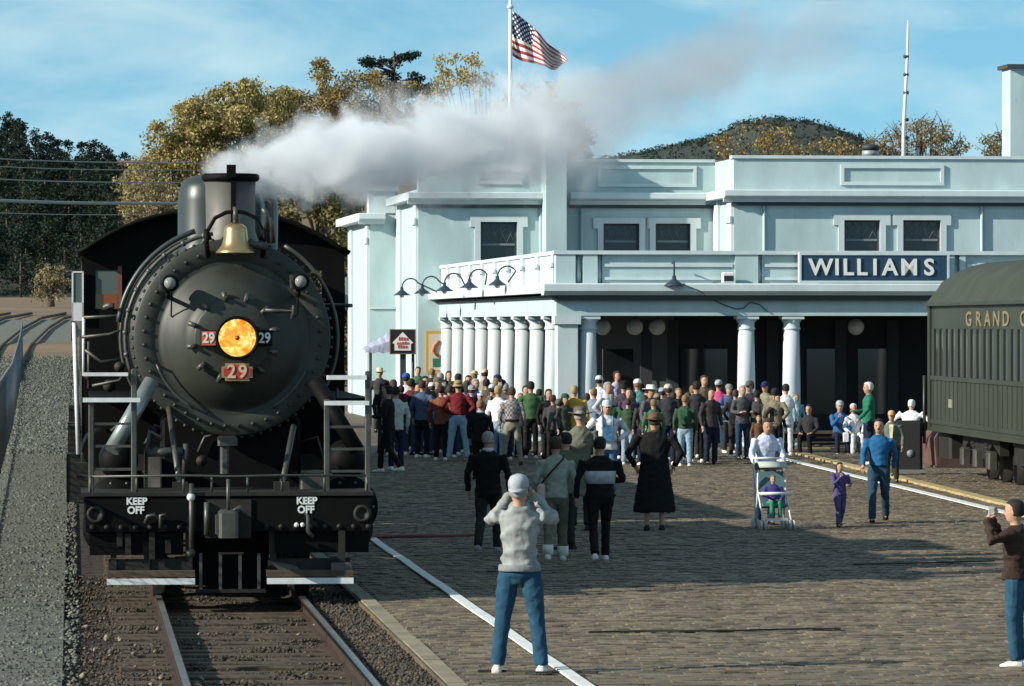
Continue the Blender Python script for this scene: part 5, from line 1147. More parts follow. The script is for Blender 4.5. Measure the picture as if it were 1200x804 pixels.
            for (h_,kn,an) in LG: MB().path([an+Vector((0,0,-.02)),an+Vector((0,0,.12))],.078,10).build('sock',cloth(ex[1]),root)
        elif kind=='collar': g_=MB(); rings(g_,[(0,.0,1.475,.098,.09),(0,.0,1.525,.074,.074)],16); upmb(g_); g_.build('collar',cloth(ex[1]),root)
        elif kind=='backpack': g_=MB(); g_.bbox(-.13,.13,.12,.27,1.05,1.42,.04); upmb(g_); g_.build('backpack',cloth(ex[1]),root)
        elif kind=='moustache': MB().ball(hd((0,-.098,-.045)),.022,8,5,(1.4,.5,.4)).build('moustache',HAIRM['black'],root)
        elif kind=='shirtfront': g_=MB(); g_.prism([(-.055,1.44),(.055,1.44),(.03,1.1),(-.03,1.1)],-.142,-.128); upmb(g_); g_.build('shirt_front',cloth(ex[1]),root)
    return root
JEAN=(.06,.13,.24); LJEAN=(.26,.38,.48); DJ=(.022,.05,.09); BLK=(.012,.012,.013); DKG=(.03,.032,.03); WHT=(.75,.76,.78); GRN=(.04,.085,.045); KHA=(.22,.20,.14); NAV=(.015,.02,.045); BRN=(.14,.075,.035); MAR=(.16,.018,.022); BLU=(.03,.12,.30); TEAL=(.05,.34,.36); YEL=(.62,.40,.06); GRY=(.24,.26,.24); WSH=(.78,.76,.70); LBL=(.45,.56,.78); PUR=(.09,.06,.2); OLV=(.11,.12,.08)
P=person
# --- foreground
P(609,790,232,172,(.30,.32,.31),(.022,.075,.13),'man in crinkled grey jacket, blue jeans and grey cap photographing the train, seen from behind',arms=('camera','camera'),build=.94,legs='wide',hat='capback',hatc=(.36,.38,.42),hair='grey',shoes=WSH,hem=.93,lean=-6,extras=(('camera',),),tilt=-6)
PH=bpy.data.objects['person']
P(1190,782,196,-105,(.045,.028,.022),(.025,.08,.135),'man in dark brown leather jacket and jeans photographing at the right edge',arms=('camera','camera'),legs='stand',hair='black',shoes=WSH,hem=.92,extras=(('camera2',),))
P(572,648,142,170,BLK,DKG,'balding man in a black coat walking behind the grey jacket photographer',hair='grey',hem=.80,shoes=(.3,.3,.3),legs='stride',extras=(('collar',(.6,.6,.6)),),build=1.12)
P(651,658,146,178,(.33,.36,.30),(.16,.15,.11),'woman in a cream sweater with a shoulder bag and white trainers',hair='brown',hem=.90,shoes=WSH,legs='stride',extras=(('bag',(.55,.42,.38),1),('socks',WSH)),build=1.05)
P(663,645,138,230,OLV,DKG,'dark haired man in olive shirt turning right beside the cream sweater',hair='black',hem=.85)
P(703,658,146,185,BLK,BLK,'woman in a black jersey with a broad pale band across the back',hair='black',hem=.9,shoes=WSH,legs='stride',arms=('hold','down'),extras=(('band',(.42,.44,.46),1.10,1.28),),build=1.22)
P(680,622,144,180,(.15,.155,.115),DKG,'person in a grey wide brimmed hat and long olive grey coat',hat='wide',hatc=(.12,.125,.11),hair='grey',coat=1,hem=.5)
P(767,622,137,180,BLK,BLK,'person in a long black cloak with brown fur collar and brown hat',hat='wide',hatc=(.14,.085,.05),hair='brown',coat=2,hem=.24,build=1.35,arms=('pocket','pocket'),extras=(('collar',(.12,.07,.045)),))
P(711,582,112,10,WHT,(.08,.2,.36),'bearded person in white shirt, pale cap and light blue bib overalls',arms=('hips','hips'),hat='cap',hatc=(.5,.55,.6),hair='black',extras=(('bib',(.10,.24,.42)),),build=1.15)
P(1030,613,122,-8,(.02,.12,.28),(.025,.06,.10),'man with moustache in bright blue shirt and dark jeans walking towards us',arms=('swing','back'),legs='stride',hair='black',hem=.97,shoes=BLK,extras=(('belt',(.015,.012,.01)),('moustache',)))
P(984,618,76,15,(.09,.07,.19),(.09,.075,.2),'small girl in purple jacket and purple trousers with dark hair',arms=('chin','hold'),legs='stride',hair='black',longhair=True,hem=.88,shoes=(.05,.04,.08),build=1.1)
P(896,616,128,12,(.62,.68,.85),DJ,'woman in pale blue shirt leaning forward to push a stroller',arms=('push','push'),hair='brown',hem=.9,lean=16,shoes=BLK)
# --- mid crowd, left to right
P(455,554,102,255,BLK,BLK,'man in black with an off white waistcoat reading near the locomotive',arms=('hold','hold'),hair='black',shoes=WSH,legs='stride',extras=(('hold',(.6,.65,.65)),),build=1.05)
P(464,551,98,200,(.52,.55,.50),NAV,'person in off white sleeveless jacket beside the man in black',hair='black',hem=.84,shoes=WSH)
P(537,541,95,178,MAR,LJEAN,'man in maroon shirt, tan hat and light blue jeans, hands on hips',arms=('hips','hips'),hat='bucket',hatc=(.34,.24,.13),hair='brown',hem=1.0,shoes=KHA,legs='wide')
P(517,540,88,165,(.20,.07,.04),BLK,'person in rust brown leather jacket and dark trousers',hair='black',hem=.85,shoes=WSH,build=1.1)
P(600,546,92,182,(.36,.34,.33),(.25,.23,.18),'person in pale checked shirt and khaki trousers seen from behind',hair='brown',hem=1.0,legs='wide',plaid=(.14,.12,.13),shoes=DKG,extras=(('belt',BLK),))
P(584,545,93,150,WHT,LJEAN,'blond man in white shirt and pale jeans',hair='blond',hem=.95,shoes=KHA)
P(563,562,93,165,BLK,BLK,'balding man in black suit standing in front of the maroon shirt',hair='light',hem=.82,extras=(('collar',(.5,.6,.65)),),shoes=BLK)
P(622,538,91,185,(.06,.13,.055),BLK,'man in bright green jacket and black trousers by the side columns',hair='black',hem=.90,shoes=WSH,build=1.1)
P(643,542,86,20,BLK,BLK,'dark haired woman in black facing us beside the green jacket',hair='black',longhair=True,hem=.7,coat=1,shoes=WSH)
P(673,545,93,175,YEL,WHT,'blond person in a yellow jacket in front of the corner pier',hair='blond',hem=.86,build=1.1)
P(803,547,84,170,GRN,LJEAN,'woman in dark green jacket and pale blue jeans with white shoes',hair='light',hem=.92,shoes=WSH,extras=(('backpack',(.03,.09,.05)),))
P(736,545,78,175,GRN,LJEAN,'person in dark green top and faded jeans near the bib overalls',hair='brown',hem=.92,shoes=WSH)
P(766,548,80,190,(.05,.15,.07),DKG,'auburn haired person in mid green jacket behind the black cloak',hair='light',hem=.86)
P(825,530,90,25,(.17,.12,.07),DKG,'man in brown suede jacket with arms crossed holding papers',arms=('cross','cross'),hair='brown',hem=.86,shoes=KHA,extras=(('hold',WHT),))
P(842,530,84,170,(.60,.08,.22),DJ,'person in bright pink top and grey cap',hat='capback',hatc=(.4,.42,.4),hair='brown',hem=.95,shoes=GRY)
P(854,531,80,20,(.09,.13,.24),DKG,'person in steel blue and dark coat beside the pink top',hat='cap',hatc=(.2,.22,.2),hair='brown',hem=.8,arms=('cross','pocket'),shoes=WSH,coat=1)
P(879,538,91,-60,(.03,.03,.05),DKG,'man in black jacket and black and white cap looking left',arms=('hold','pocket'),hat='cap',hatc=(.1,.1,.1),hair='black',hem=.84,shoes=WSH,turn=20)
P(897,531,83,-30,(.28,.25,.17),DKG,'person in navy cap and tan waistcoat near the front columns',hat='cap',hatc=(.02,.03,.09),hair='brown',hem=.95,arms=('hold','hold'))
P(921,534,84,185,WHT,WHT,'woman dressed in white with dark hair by the last front column',hair='black',hem=.75,shoes=WSH)
P(933,528,66,20,(.20,.42,.46),GRN,'child in a teal top held close beside the woman in white',hair='light',hem=.9,extras=(('backpack',(.12,.2,.15)),))
P(889,545,58,10,BRN,DKG,'brown haired child behind the woman with the stroller',hair='light',hem=.9)
# seated on the cart
P(984,533,86,5,BLU,NAV,'seated person in grey cap and bright blue jacket holding a white bag',legs='sit',arms=('chin','lap'),hat='cap',hatc=(.4,.42,.42),hair='grey',shoes=WSH,extras=(('hold',WHT),),k=52.35)
P(1000,536,82,10,WHT,WHT,'seated person in white trousers on the baggage cart',legs='sit',arms=('lap','lap'),hair='white',shoes=WSH,k=52.35)
P(948,531,80,-20,(.035,.035,.04),BLK,'seated person in black at the left end of the baggage cart',legs='sit',arms=('lap','lap'),hair='black',longhair=True,shoes=BLK,k=52.3)
P(1018,545,97,-80,(.02,.16,.10),NAV,'white haired woman in a dark green jacket standing behind the seated pair',hair='white',arms=('hold','swing'),hem=.88,shoes=WSH)
P(1045,566,84,-10,(.13,.15,.13),DKG,'man in tan cap and grey jacket right behind the blue shirt',hat='cap',hatc=(.52,.34,.16),hair='light',hem=.88,extras=(('shirtfront',(.7,.68,.5)),),shoes=DKG)
P(1067,549,80,160,WHT,OLV,'person in white top bending over a black case beside the coach',hair='white',hem=.95,arms=('wide','wide'),lean=8,build=1.35,shoes=OLV,hat='cap',hatc=(.7,.7,.65))
# --- back rows of the crowd (feet hidden)
back=[(445,432,'cream wide hat above the tall crowd at the far left','wide',(.55,.52,.38),(.05,.05,.05)),
(461,445,'plum jacket, second row left of the blue cap',None,None,(.16,.07,.14)),
(476,438,'royal blue cap and white shirt under the hanging sign','cap',(.03,.10,.40),WHT),
(490,430,'green jacket and curly black hair just right of the sign post',None,None,(.09,.17,.08)),
(506,432,'dark jacket in front of the yellow poster',None,None,(.06,.04,.04)),
(516,437,'white collared shirt left of the first side column',None,None,(.5,.52,.5)),
(526,435,'sage green jacket against the farthest columns',None,None,(.09,.14,.08)),
(537,438,'black jacket and bushy hair against the second column',None,None,BLK),
(506,449,'white cap and bright blue anorak low in the crowd','cap',(.6,.62,.62),(.05,.25,.55)),
(489,449,'long black coat beside the bright blue anorak',None,None,BLK),
(527,452,'dark teal shirt right of the rust brown jacket',None,None,(.04,.09,.11)),
(556,435,'peach cap and dark vest left of the tan cap','cap',(.6,.42,.25),(.08,.07,.06)),
(557,444,'cobalt blue jumper in the middle of the crowd',None,None,(.04,.07,.33)),
(568,433,'tall tan cap and beige coat beside the columns','cap',(.55,.42,.25),(.30,.28,.22)),
(577,451,'pale blue cap and grey brown coat','cap',(.5,.6,.65),(.12,.10,.08)),
(563,459,'white flat cap and charcoal coat','cap',(.65,.67,.65),(.10,.10,.10)),
(547,447,'brown knitted hat and tan scarf','knit',(.10,.06,.04),(.25,.18,.12)),
(595,456,'black bobbed hair behind the checked shirt',None,None,(.05,.05,.06)),
(610,461,'reddish hair and dark grey coat left of the green jacket',None,None,(.07,.06,.06)),
(588,446,'black beanie behind the blond man','knit',BLK,(.14,.12,.10)),
(470,452,'grey hooded top next to the off white jacket',None,None,(.15,.16,.17)),
(498,441,'brown scarf and black coat behind the blue anorak',None,None,(.06,.05,.045)),
(676,440,'red scarf and brown cap behind the yellow jacket','cap',(.35,.18,.08),(.25,.04,.04)),
(702,441,'white cap and white sweatshirt right of the first front column','cap',(.72,.72,.72),(.70,.72,.78)),
(723,435,'lavender blouse in the dark portico opening',None,None,(.52,.48,.68)),
(747,445,'white baseball cap and turquoise top','cap',(.78,.76,.72),(.10,.32,.32)),
(716,462,'dark green fleece between the overalls and the turquoise top',None,None,(.04,.10,.05)),
(762,452,'white sun hat and dark waistcoat over white blouse','wide',(.72,.72,.66),(.10,.10,.12)),
(776,455,'navy and white cap and black jacket','cap',(.35,.38,.42),(.03,.03,.03)),
(789,460,'thick brown hair and dark brown coat',None,None,(.07,.045,.03)),
(737,455,'purple jacket mostly hidden behind the turquoise top',None,None,(.10,.05,.13)),
(755,463,'black jacket and auburn hair left of the black cloak',None,None,(.05,.045,.04)),
(812,452,'dark navy coat left of the brown suede jacket',None,None,(.02,.02,.03)),
(870,452,'charcoal coat in front of the middle front column',None,None,(.08,.08,.09)),
(908,455,'khaki shirt between the tan waistcoat and the woman in white',None,None,(.20,.18,.12)),
(655,470,'grey green hood low beside the corner pier','knit',(.10,.12,.10),(.10,.11,.09))]
back+=[(450,446,'black woollen coat behind the man in black','knit',BLK,BLK),(482,444,'wine red scarf and grey jacket under the awning',None,None,(.14,.03,.04)),(495,446,'denim jacket between the long black coat and the blue anorak',None,None,(.06,.10,.16)),
(512,443,'olive parka left of the farthest columns','cap',(.12,.12,.07),(.10,.11,.06)),(521,446,'dark hooded coat near the rust brown jacket','knit',(.02,.02,.03),(.03,.03,.035)),(532,447,'white shirt collar and black vest left of the maroon shirt',None,None,(.35,.36,.36)),
(549,440,'navy fleece behind the tan hat',None,None,(.02,.03,.08)),(553,452,'black coat and grey hair right of the maroon shirt','capback',(.3,.3,.3),BLK),(570,444,'brown tweed jacket under the tall tan cap',None,None,(.12,.09,.06)),
(574,462,'grey jumper low behind the black suit',None,None,(.13,.13,.13)),(583,440,'dark blue cap in front of the middle columns','cap',(.02,.03,.08),(.06,.06,.07)),(592,449,'slate coloured coat beside the blond man',None,None,(.09,.10,.12)),
(616,452,'black leather coat left of the green jacket',None,None,BLK),(632,456,'dark brown coat between the green jacket and the woman in black',None,None,(.06,.045,.03)),(648,463,'charcoal jacket in front of the corner pier',None,None,(.05,.05,.05)),
(662,462,'dark green cap left of the yellow jacket','cap',(.03,.07,.04),(.05,.06,.05)),(688,461,'black jacket right of the yellow jacket',None,None,(.025,.025,.03)),(696,455,'light blue denim shirt in front of the first round column',None,None,(.18,.25,.33)),
(712,448,'white tee shirt behind the bib overalls',None,None,(.6,.6,.62)),(731,447,'dark waistcoat beside the lavender blouse','cap',BLK,(.06,.05,.06)),(742,459,'forest green anorak under the turquoise top',None,None,(.03,.08,.05)),
(758,459,'grey fleece below the white sun hat',None,None,(.16,.16,.16)),(770,462,'moss green coat right of the auburn hair','cap',(.25,.23,.18),(.07,.10,.05)),(783,451,'cream cap deep in the portico shade','cap',(.5,.48,.4),(.04,.04,.05)),
(795,455,'black parka behind the woman in dark green',None,None,BLK),(806,461,'brown fur hat left of the suede jacket','knit',(.12,.07,.04),(.05,.04,.03)),(816,447,'tall dark haired head behind the suede jacket',None,None,(.04,.04,.05)),
(833,455,'dark trench coat between the suede jacket and the pink top',None,None,(.05,.045,.04)),(862,457,'black anorak next to the steel blue coat',None,None,BLK),(887,458,'dark grey coat between the two front cap wearers',None,None,(.05,.05,.055)),(910,462,'black rucksack and brown hair beside the woman in white',None,None,(.04,.04,.04))]
hs_=['black','brown','black','brown','light','grey','black']
for i,(px,hy,lab,hat,hc_,topc) in enumerate(back):
    kk=(hy-HY)/(1.19+.05*sin(i*2.3)); kmax=52 if px<640 else 54; kk=min(max(kk,40),kmax+ (i%4)); hh=max(1.35,H-(hy-HY)/kk)
    P(px, HY+H*kk, hh*kk, (175 if i%3 else 25)+ (i*37%50)-25, topc, (DKG,DJ,BLK,NAV)[i%4], 'person with '+lab if not lab.startswith('person') else lab, hat=hat, hatc=hc_ or BLK, hair=hs_[i%7], longhair=(i%5==1), hem=.86, arms=(('down','pocket'),('hold','hold'),('hips','down'),('down','down'))[i%4], shoes=(WSH if i%3 else BLK))
# ------------------------------------------------------------------ stroller with baby, black case
gx,gy=ground(906,621); S=(.118*1.0)
stv=empty('stroller',(gx,gy,0),radians(8),label='white framed folding stroller pushed by the woman in pale blue',cat='stroller')
MF=mat('stroller_white',(.75,.76,.74),.4); MS=mat('stroller_seat',(.10,.20,.22),.8)
for sx in (-1,1):
    MB().path([(sx*.20,.42,1.0),(sx*.20,.30,.75),(sx*.20,-.02,.42),(sx*.20,-.30,.14)],.013,8).build('frame_tube',MF,stv); MB().path([(sx*.20,.25,.12),(sx*.20,.12,.5),(sx*.20,.10,.80)],.013,8).build('frame_tube',MF,stv)
    MB().path([(sx*.20,.05,.52),(sx*.22,-.22,.52)],.018,8).build('armrest',MF,stv)
    for yy in (-.30,.25):
        for dx in (-.03,.03):
            w_=MB().lathe([(.03,-.012),(.075,-.014),(.075,.014),(.03,.012)],(sx*.21+dx,yy,.075),'x',16).build('wheel',mat('wheel_pale',(.5,.5,.48),.6),stv)
MB().tube((-.22,-.22,.52),(.22,-.22,.52),.022,n=8).build('front_bar',MF,stv); MB().tube((-.20,.42,1.0),(.20,.42,1.0),.016,n=8).build('handle',MF,stv)
q=MB(); q.prismx([(-.16,.34),(.10,.30),(.20,.82),(.16,.82),(.07,.37),(-.16,.38)],-.18,.18); q.build('seat',MS,stv)
q=MB(); vs=[]
for i in range(7): a=pi*.15+pi*.62*i/6; vs+=[(-.20,.18-.26*cos(pi-a)*-1*-1,.74+.22*sin(a)),(.20,.18-.26*cos(pi-a)*-1*-1,.74+.22*sin(a))]
q.add(vs,[(2*i,2*i+1,2*i+3,2*i+2) for i in range(6)],True); q.build('canopy',mat('canopy_pale',(.42,.47,.42),.9),stv).modifiers.new('t','SOLIDIFY').thickness=.01
MB().box(-.15,.15,-.32,-.20,.14,.17).build('footrest',MF,stv)
bk=(621-HY)/H
bb2=P(906,621,61,8,(.06,.05,.22),(.03,.25,.14),'baby in a dark blue jumper and green trousers sitting in the stroller',legs='sit',arms=('lap','lap'),hair='light',shoes=(.6,.06,.04),k=bk*1.0,z0=.30,build=1.15)
sc_=.47; bb2.scale=(sc_,sc_,sc_); bb2.location=(gx,gy+.02,.175)
gx,gy=ground(1064,556)
cs=empty('wheeled_case',(gx,gy-.35,0),radians(-5),label='upright black wheeled case with a round badge beside the green coach',cat='case')
MB().bbox(-.27,.25,-.14,.14,.12,1.05,.05).build('shell',mat('case_black',(.012,.012,.014),.6),cs)
MB().lathe([(0,-.155),(.07,-.155),(.07,-.141)],(.02,0,.42),'y',16).build('badge',mat('badge_grey',(.2,.22,.24),.5),cs)
for sx in (-.28,.26): MB().tube((sx,-.05,.12),(sx,-.05,.02),.05,n=10).build('wheel',M_grim,cs)
MB().box(-.33,.31,-.18,.16,.04,.11).build('base_plate',mat('base_grey',(.15,.16,.16),.6),cs)


# waistband, cuffs, hip pockets and shirt tail on the nearest photographer
q=MB(); rings(q,[(0,0,.915,.187,.150),(0,0,.925,.193,.156),(0,0,.965,.190,.153),(0,0,.975,.184,.147)],24); q.build('jacket_waistband',cloth((.24,.25,.25)),PH)
q=MB(); rings(q,[(0,.01,1.465,.105,.09),(0,.0,1.50,.10,.088),(0,-.01,1.53,.078,.075)],18); q.build('jacket_collar',cloth((.26,.27,.27)),PH)
# ------------------------------------------------------------------ trees
def leaves(name, clumps, per, size, m, parent=None, flat=.7, **kw):
    """clumps: (x,y,z,r) ; leaf-sized quads spread over each clump's volume"""
    C=np.array(clumps); n=len(C)*per; idx=np.repeat(np.arange(len(C)),per)
    d=rng.normal(size=(n,3)); d/=np.linalg.norm(d,axis=1)[:,None]; rad=rng.random(n)**.62*1.25
    pos=C[idx,:3]+d*(C[idx,3]*rad)[:,None]*np.array([1,1,flat])
    u=rng.normal(size=(n,3)); u/=np.linalg.norm(u,axis=1)[:,None]; w=rng.normal(size=(n,3)); v=np.cross(u,w); v/=np.linalg.norm(v,axis=1)[:,None]
    sz=(size*rng.uniform(.6,1.4,n))[:,None]
    V=np.stack([pos-u*sz, pos+v*sz*.6, pos+u*sz, pos-v*sz*.6],1).reshape(-1,3); Fc=np.arange(4*n).reshape(-1,4)
    return obj(name, fastmesh(name,V,Fc), m, parent, **kw)
Lf_gold=leafmat('leaf_gold',(.20,.165,.05),(.38,.32,.12),(.58,.48,.22)); Lf_brown=leafmat('leaf_brown',(.15,.11,.04),(.29,.22,.085),(.46,.35,.15))
Lf_olive=leafmat('leaf_olive',(.10,.095,.04),(.20,.185,.075),(.33,.29,.12)); Lf_pine=leafmat('needle_dark',(.010,.020,.010),(.022,.038,.020),(.045,.06,.03)); Lf_pine2=leafmat('needle_mid',(.008,.022,.014),(.018,.034,.024),(.035,.055,.036)); Lf_yel=leafmat('leaf_yellow',(.30,.22,.08),(.45,.34,.12),(.6,.48,.2)); Lf_pale=leafmat('leaf_pale',(.16,.13,.07),(.28,.23,.12),(.42,.34,.18))
M_bark=mat('bark',(.07,.05,.035),.95,col2=(.16,.12,.09),scale=4,bump=.02,stretch=(1,1,.3))
def TP(px,py,Y): return ((px-600)/F*Y, H-(py-HY)/F*Y)
def tree(name, Y, outline, base, lab, m, cat='tree', rc=1.2, per=90, leaf=.13, depth=3.0, dens=1.0, group=None, twig=0, hollow=.0, per2=None, clip=None):
    """outline: list of (px0, px1, py_top, py_bottom) boxes that the crown fills; base = (px, py) of the trunk foot"""
    x0,z0=TP(base[0],base[1],Y); z0=max(z0-1, zg(Y)-.3) if base[2:] else zg(Y)-.3
    t=empty(name,(x0,Y,z0),0,label=lab,cat=cat)
    if group: t['group']=group
    cl=[]; rr=random.Random(int(base[0]*7+Y))
    for (p0,p1,ya,yb) in outline:
        xa,za=TP(p0,ya,Y); xb,zb=TP(p1,yb,Y); area=(xb-xa)*(za-zb); nc=max(2,int(area/(rc*rc)*2.1*dens))
        for _ in range(nc):
            u=rr.random(); v=rr.random(); r=rc*rr.uniform(.45,.95); cx=xa+(xb-xa)*u; cz=zb+(za-zb)*v
            cl.append((cx-x0, rr.uniform(-depth,depth)*.6, cz-z0, r))
    top=max(c[2] for c in cl); zm=sum(c[2] for c in cl)/len(cl); xm_=sum(c[0] for c in cl)/len(cl)
    tk=MB(); tk.path([(0,0,0),(xm_*.2,0,zm*.35),(xm_*.55,0,zm*.7),(xm_,0,(top+zm)/2)],.2,10,rs=[.35,.27,.19,.05]); to=tk.build('trunk',M_bark,t)
    lm=MB()
    for c in cl[::max(1,len(cl)//34)]:
        s_=rr.uniform(.3,.75); st=Vector((xm_*.55*s_,0,zm*.7*s_+.3)); en=Vector(c[:3]); md=(st+en)/2+Vector((rr.uniform(-.3,.3),0,rr.uniform(.1,.5))); lm.path([st,md,en],.05,6,rs=[.055,.035,.014])
    for _ in range(twig):
        c=rr.choice(cl); en=Vector(c[:3])+Vector((rr.uniform(-.8,.8),0,rr.uniform(.3,1.4)*rc)); lm.path([Vector(c[:3]),en],.02,4,rs=[.022,.007])
    lm.build('limb',M_bark,t)
    leaves('crown',cl,per2 or per,leaf,m,t); return t
tree('cottonwood',215,[(150,215,205,250),(170,235,170,230),(215,300,125,200),(200,250,118,170),(180,240,140,205),(190,290,150,235),(240,300,100,150),(270,350,108,150),(160,220,190,250),(210,330,130,200),(286,292,90,108),(222,230,120,140)],(250,380),'tall golden brown cottonwood behind the smokestack, left of the smoke',Lf_gold,rc=.7,per=210,leaf=.075)
tree('autumn_tree',225,[(330,420,108,165),(300,360,115,165),(370,392,72,110),(392,440,88,140),(320,380,118,170),(420,500,100,150)],(385,380),'brownish gold autumn tree rising behind the white smoke',Lf_brown,rc=.65,per=200,leaf=.07,group=None)
tree('olive_tree',180,[(300,415,208,300),(305,418,290,400),(330,412,200,230),(390,419,300,440)],(390,420),'broad olive coloured tree between the locomotive and the depot',Lf_olive,rc=.6,per=190,leaf=.075)
tree('willow',190,[(150,200,205,280),(160,240,235,300),(200,260,215,290),(150,175,185,215),(172,186,178,200)],(190,380),'pale yellow green tree behind the cab roof at the left',Lf_pale,rc=.55,per=80,leaf=.07)
tree('poplar',225,[(513,560,62,110),(545,575,66,100),(505,530,85,125),(535,560,58,72),(600,660,100,170),(640,680,130,185)],(560,380),'thin yellow leaved tree left of the flagpole',Lf_yel,rc=.5,per=55,leaf=.07,dens=.6,twig=10)
tree('brown_tree',235,[(618,672,118,190),(660,690,150,190),(580,620,110,170)],(650,380),'sparse brown tree behind the tall stack and the smoke',Lf_brown,rc=.7,per=45,leaf=.09,dens=.7,twig=30)
tree('scrub_oak',190,[(1015,1060,158,190),(1050,1110,148,190),(1090,1140,160,190),(1070,1090,142,160)],(1080,380),'twiggy olive brown tree behind the radio mast',Lf_pale,rc=.5,per=75,leaf=.055,dens=1.0,twig=60)
tree('scrub_oak',195,[(1140,1185,166,190),(1155,1180,158,175)],(1165,380),'small olive tree left of the tall right hand chimney',Lf_olive,rc=.45,per=45,leaf=.06,twig=30)
tree('autumn_tree',260,[(835,930,158,190),(860,925,148,165),(920,1010,168,190),(960,985,160,175)],(900,380),'rust brown tree mass under the round hilltop',Lf_brown,rc=.7,per=55,leaf=.08)
tree('round_bush',420,[(42,80,318,352),(48,76,308,330)],(60,352),'round brownish bush on the dry field at the left',Lf_pale,cat='bush',rc=1.0,per=60,leaf=.12,depth=1.2)
leaves('hillside_scrub',MC,8,.55,Lf_pine2,None,kind='stuff',label='dark scrub and pines covering the round mountain',cat='scrub')
# flat branched pine behind the smoke
t=empty('ponderosa_pine',((462-600)/F*240,240,zg(240)-.3),0,label='dark flat branched pine poking above the brown trees and smoke',cat='tree')
x0=t.location.x; z0=t.location.z; cl=[]; lm=MB(); _,zt_=TP(462,60,240)
lm.path([(0,0,0),(0,0,zt_-z0)],.2,8,rs=[.3,.05]); rr=random.Random(3)
for (px,py,hw_) in ((440,72,12),(458,76,16),(470,68,10),(480,92,14),(492,104,14),(500,108,9),(460,90,14),(466,104,20),(450,112,16),(478,112,20),(430,76,6),(482,66,5)):
    x,z=TP(px,py,240); hw2=hw_/F*240; lm.path([(0,0,z-z0-.4),((x-x0)*.6,0,z-z0-.1),(x-x0+hw2*.5,0,z-z0)],.05,6,rs=[.09,.06,.02])
    for _ in range(6): cl.append((x-x0+rr.uniform(-hw2,hw2),rr.uniform(-.6,.6),z-z0+rr.uniform(-.12,.2),.28))
lm.build('trunk',M_bark,t); leaves('crown',cl,60,.07,Lf_pine2,t,flat=.55)
t=empty('ponderosa_pine',((683-600)/F*238,238,zg(238)-.3),0,label='dark pine branch tip right of the tall narrow stack',cat='tree')
x0=t.location.x; z0=t.location.z; cl=[]; lm=MB(); _,zt_=TP(676,150,238); lm.path([(-.3,0,0),(-.3,0,zt_-z0)],.2,8,rs=[.25,.05])
for (px,py,hw_) in ((683,170,8),(690,163,4),(678,178,10),(686,182,8),(676,155,6)):
    x,z=TP(px,py,238); hw2=hw_/F*238
    for _ in range(5): cl.append((x-x0+rr.uniform(-hw2,hw2),rr.uniform(-.4,.4),z-z0+rr.uniform(-.12,.15),.24))
lm.build('trunk',M_bark,t); leaves('crown',cl,55,.07,Lf_pine,t,flat=.6)
# forested slope on the left: single pines in front, more of them up the slope
M_for=mat('forest_floor',(.012,.018,.010),.95,col2=(.03,.035,.018),scale=.15)
def forh(x,y):
    r=np.interp((x/y*F+600),[-400,-100,0,30,60,100,130,160,200,330,520],[150,140,150,166,180,190,200,208,232,300,345]); zt2=H-(r-HY)/F*880.0-3
    u=min(max((y-610)/(270.0),0),1); return zg(605)+(max(zt2,zg(605))-zg(605))*(u**.9) + mnoise.noise(Vector((x*.03,y*.03,0)))*2 - .3
hillmesh('forest_hill',-190,-8,600,900,50,40,forh,M_for,kind='structure')
def pinemesh(seed, m=None):
    r_=random.Random(seed); cl=[]; hgt=1.0
    for i in range(26):
        v=r_.random(); z=.18+.80*v; rad=.24*(1-v)**.65+.035; a=r_.uniform(0,6.28); q=rad*r_.uniform(.2,.95); cl.append((q*cos(a),q*sin(a),z,.075+.055*(1-v)))
    C=np.array(cl); per=26; n=len(C)*per; idx=np.repeat(np.arange(len(C)),per); d=rng.normal(size=(n,3)); d/=np.linalg.norm(d,axis=1)[:,None]; pos=C[idx,:3]+d*(C[idx,3]*rng.random(n)**.3)[:,None]*np.array([1,1,.75])
    u=rng.normal(size=(n,3)); u/=np.linalg.norm(u,axis=1)[:,None]; w=rng.normal(size=(n,3)); v=np.cross(u,w); v/=np.linalg.norm(v,axis=1)[:,None]; sz=.022
    me=fastmesh('pine_crown',np.stack([pos-u*sz,pos+v*sz*.8,pos+u*sz,pos-v*sz*.8],1).reshape(-1,3),np.arange(4*n).reshape(-1,4)); return me
PM=[pinemesh(s) for s in range(6)]
for i,me in enumerate(PM): me.materials.append(Lf_pine2 if i%3 else Lf_pine)
tkm=MB().tube((0,0,0),(0,0,.8),.022,.008,7).mesh('pine_trunk'); tkm.materials.append(M_bark)
rr=random.Random(11); cells=[]
for row in range(15):
    y=606+row*18
    step=22/F*y*.92
    x=-640/F*y-2
    while x < -425/F*y+ (0 if row>2 else 0):
        cells.append((x+rr.uniform(-1,1), y+rr.uniform(-7,7), rr.uniform(6.5,10.5))); x+=step*rr.uniform(.75,1.25)
for (x,y,h_) in cells[:300]:
    t=empty('pine_tree',(x,y,forh(x,y)-.2),rr.uniform(0,6.28),label='dark green pine standing among its like on the forested slope at the left',cat='tree',group='pines on the forested slope'); s_=h_*.9; t.scale=(s_*rr.uniform(1.0,1.4),)*2+(s_,)
    obj('crown',rr.choice(PM),None,t); obj('trunk',tkm,None,t)
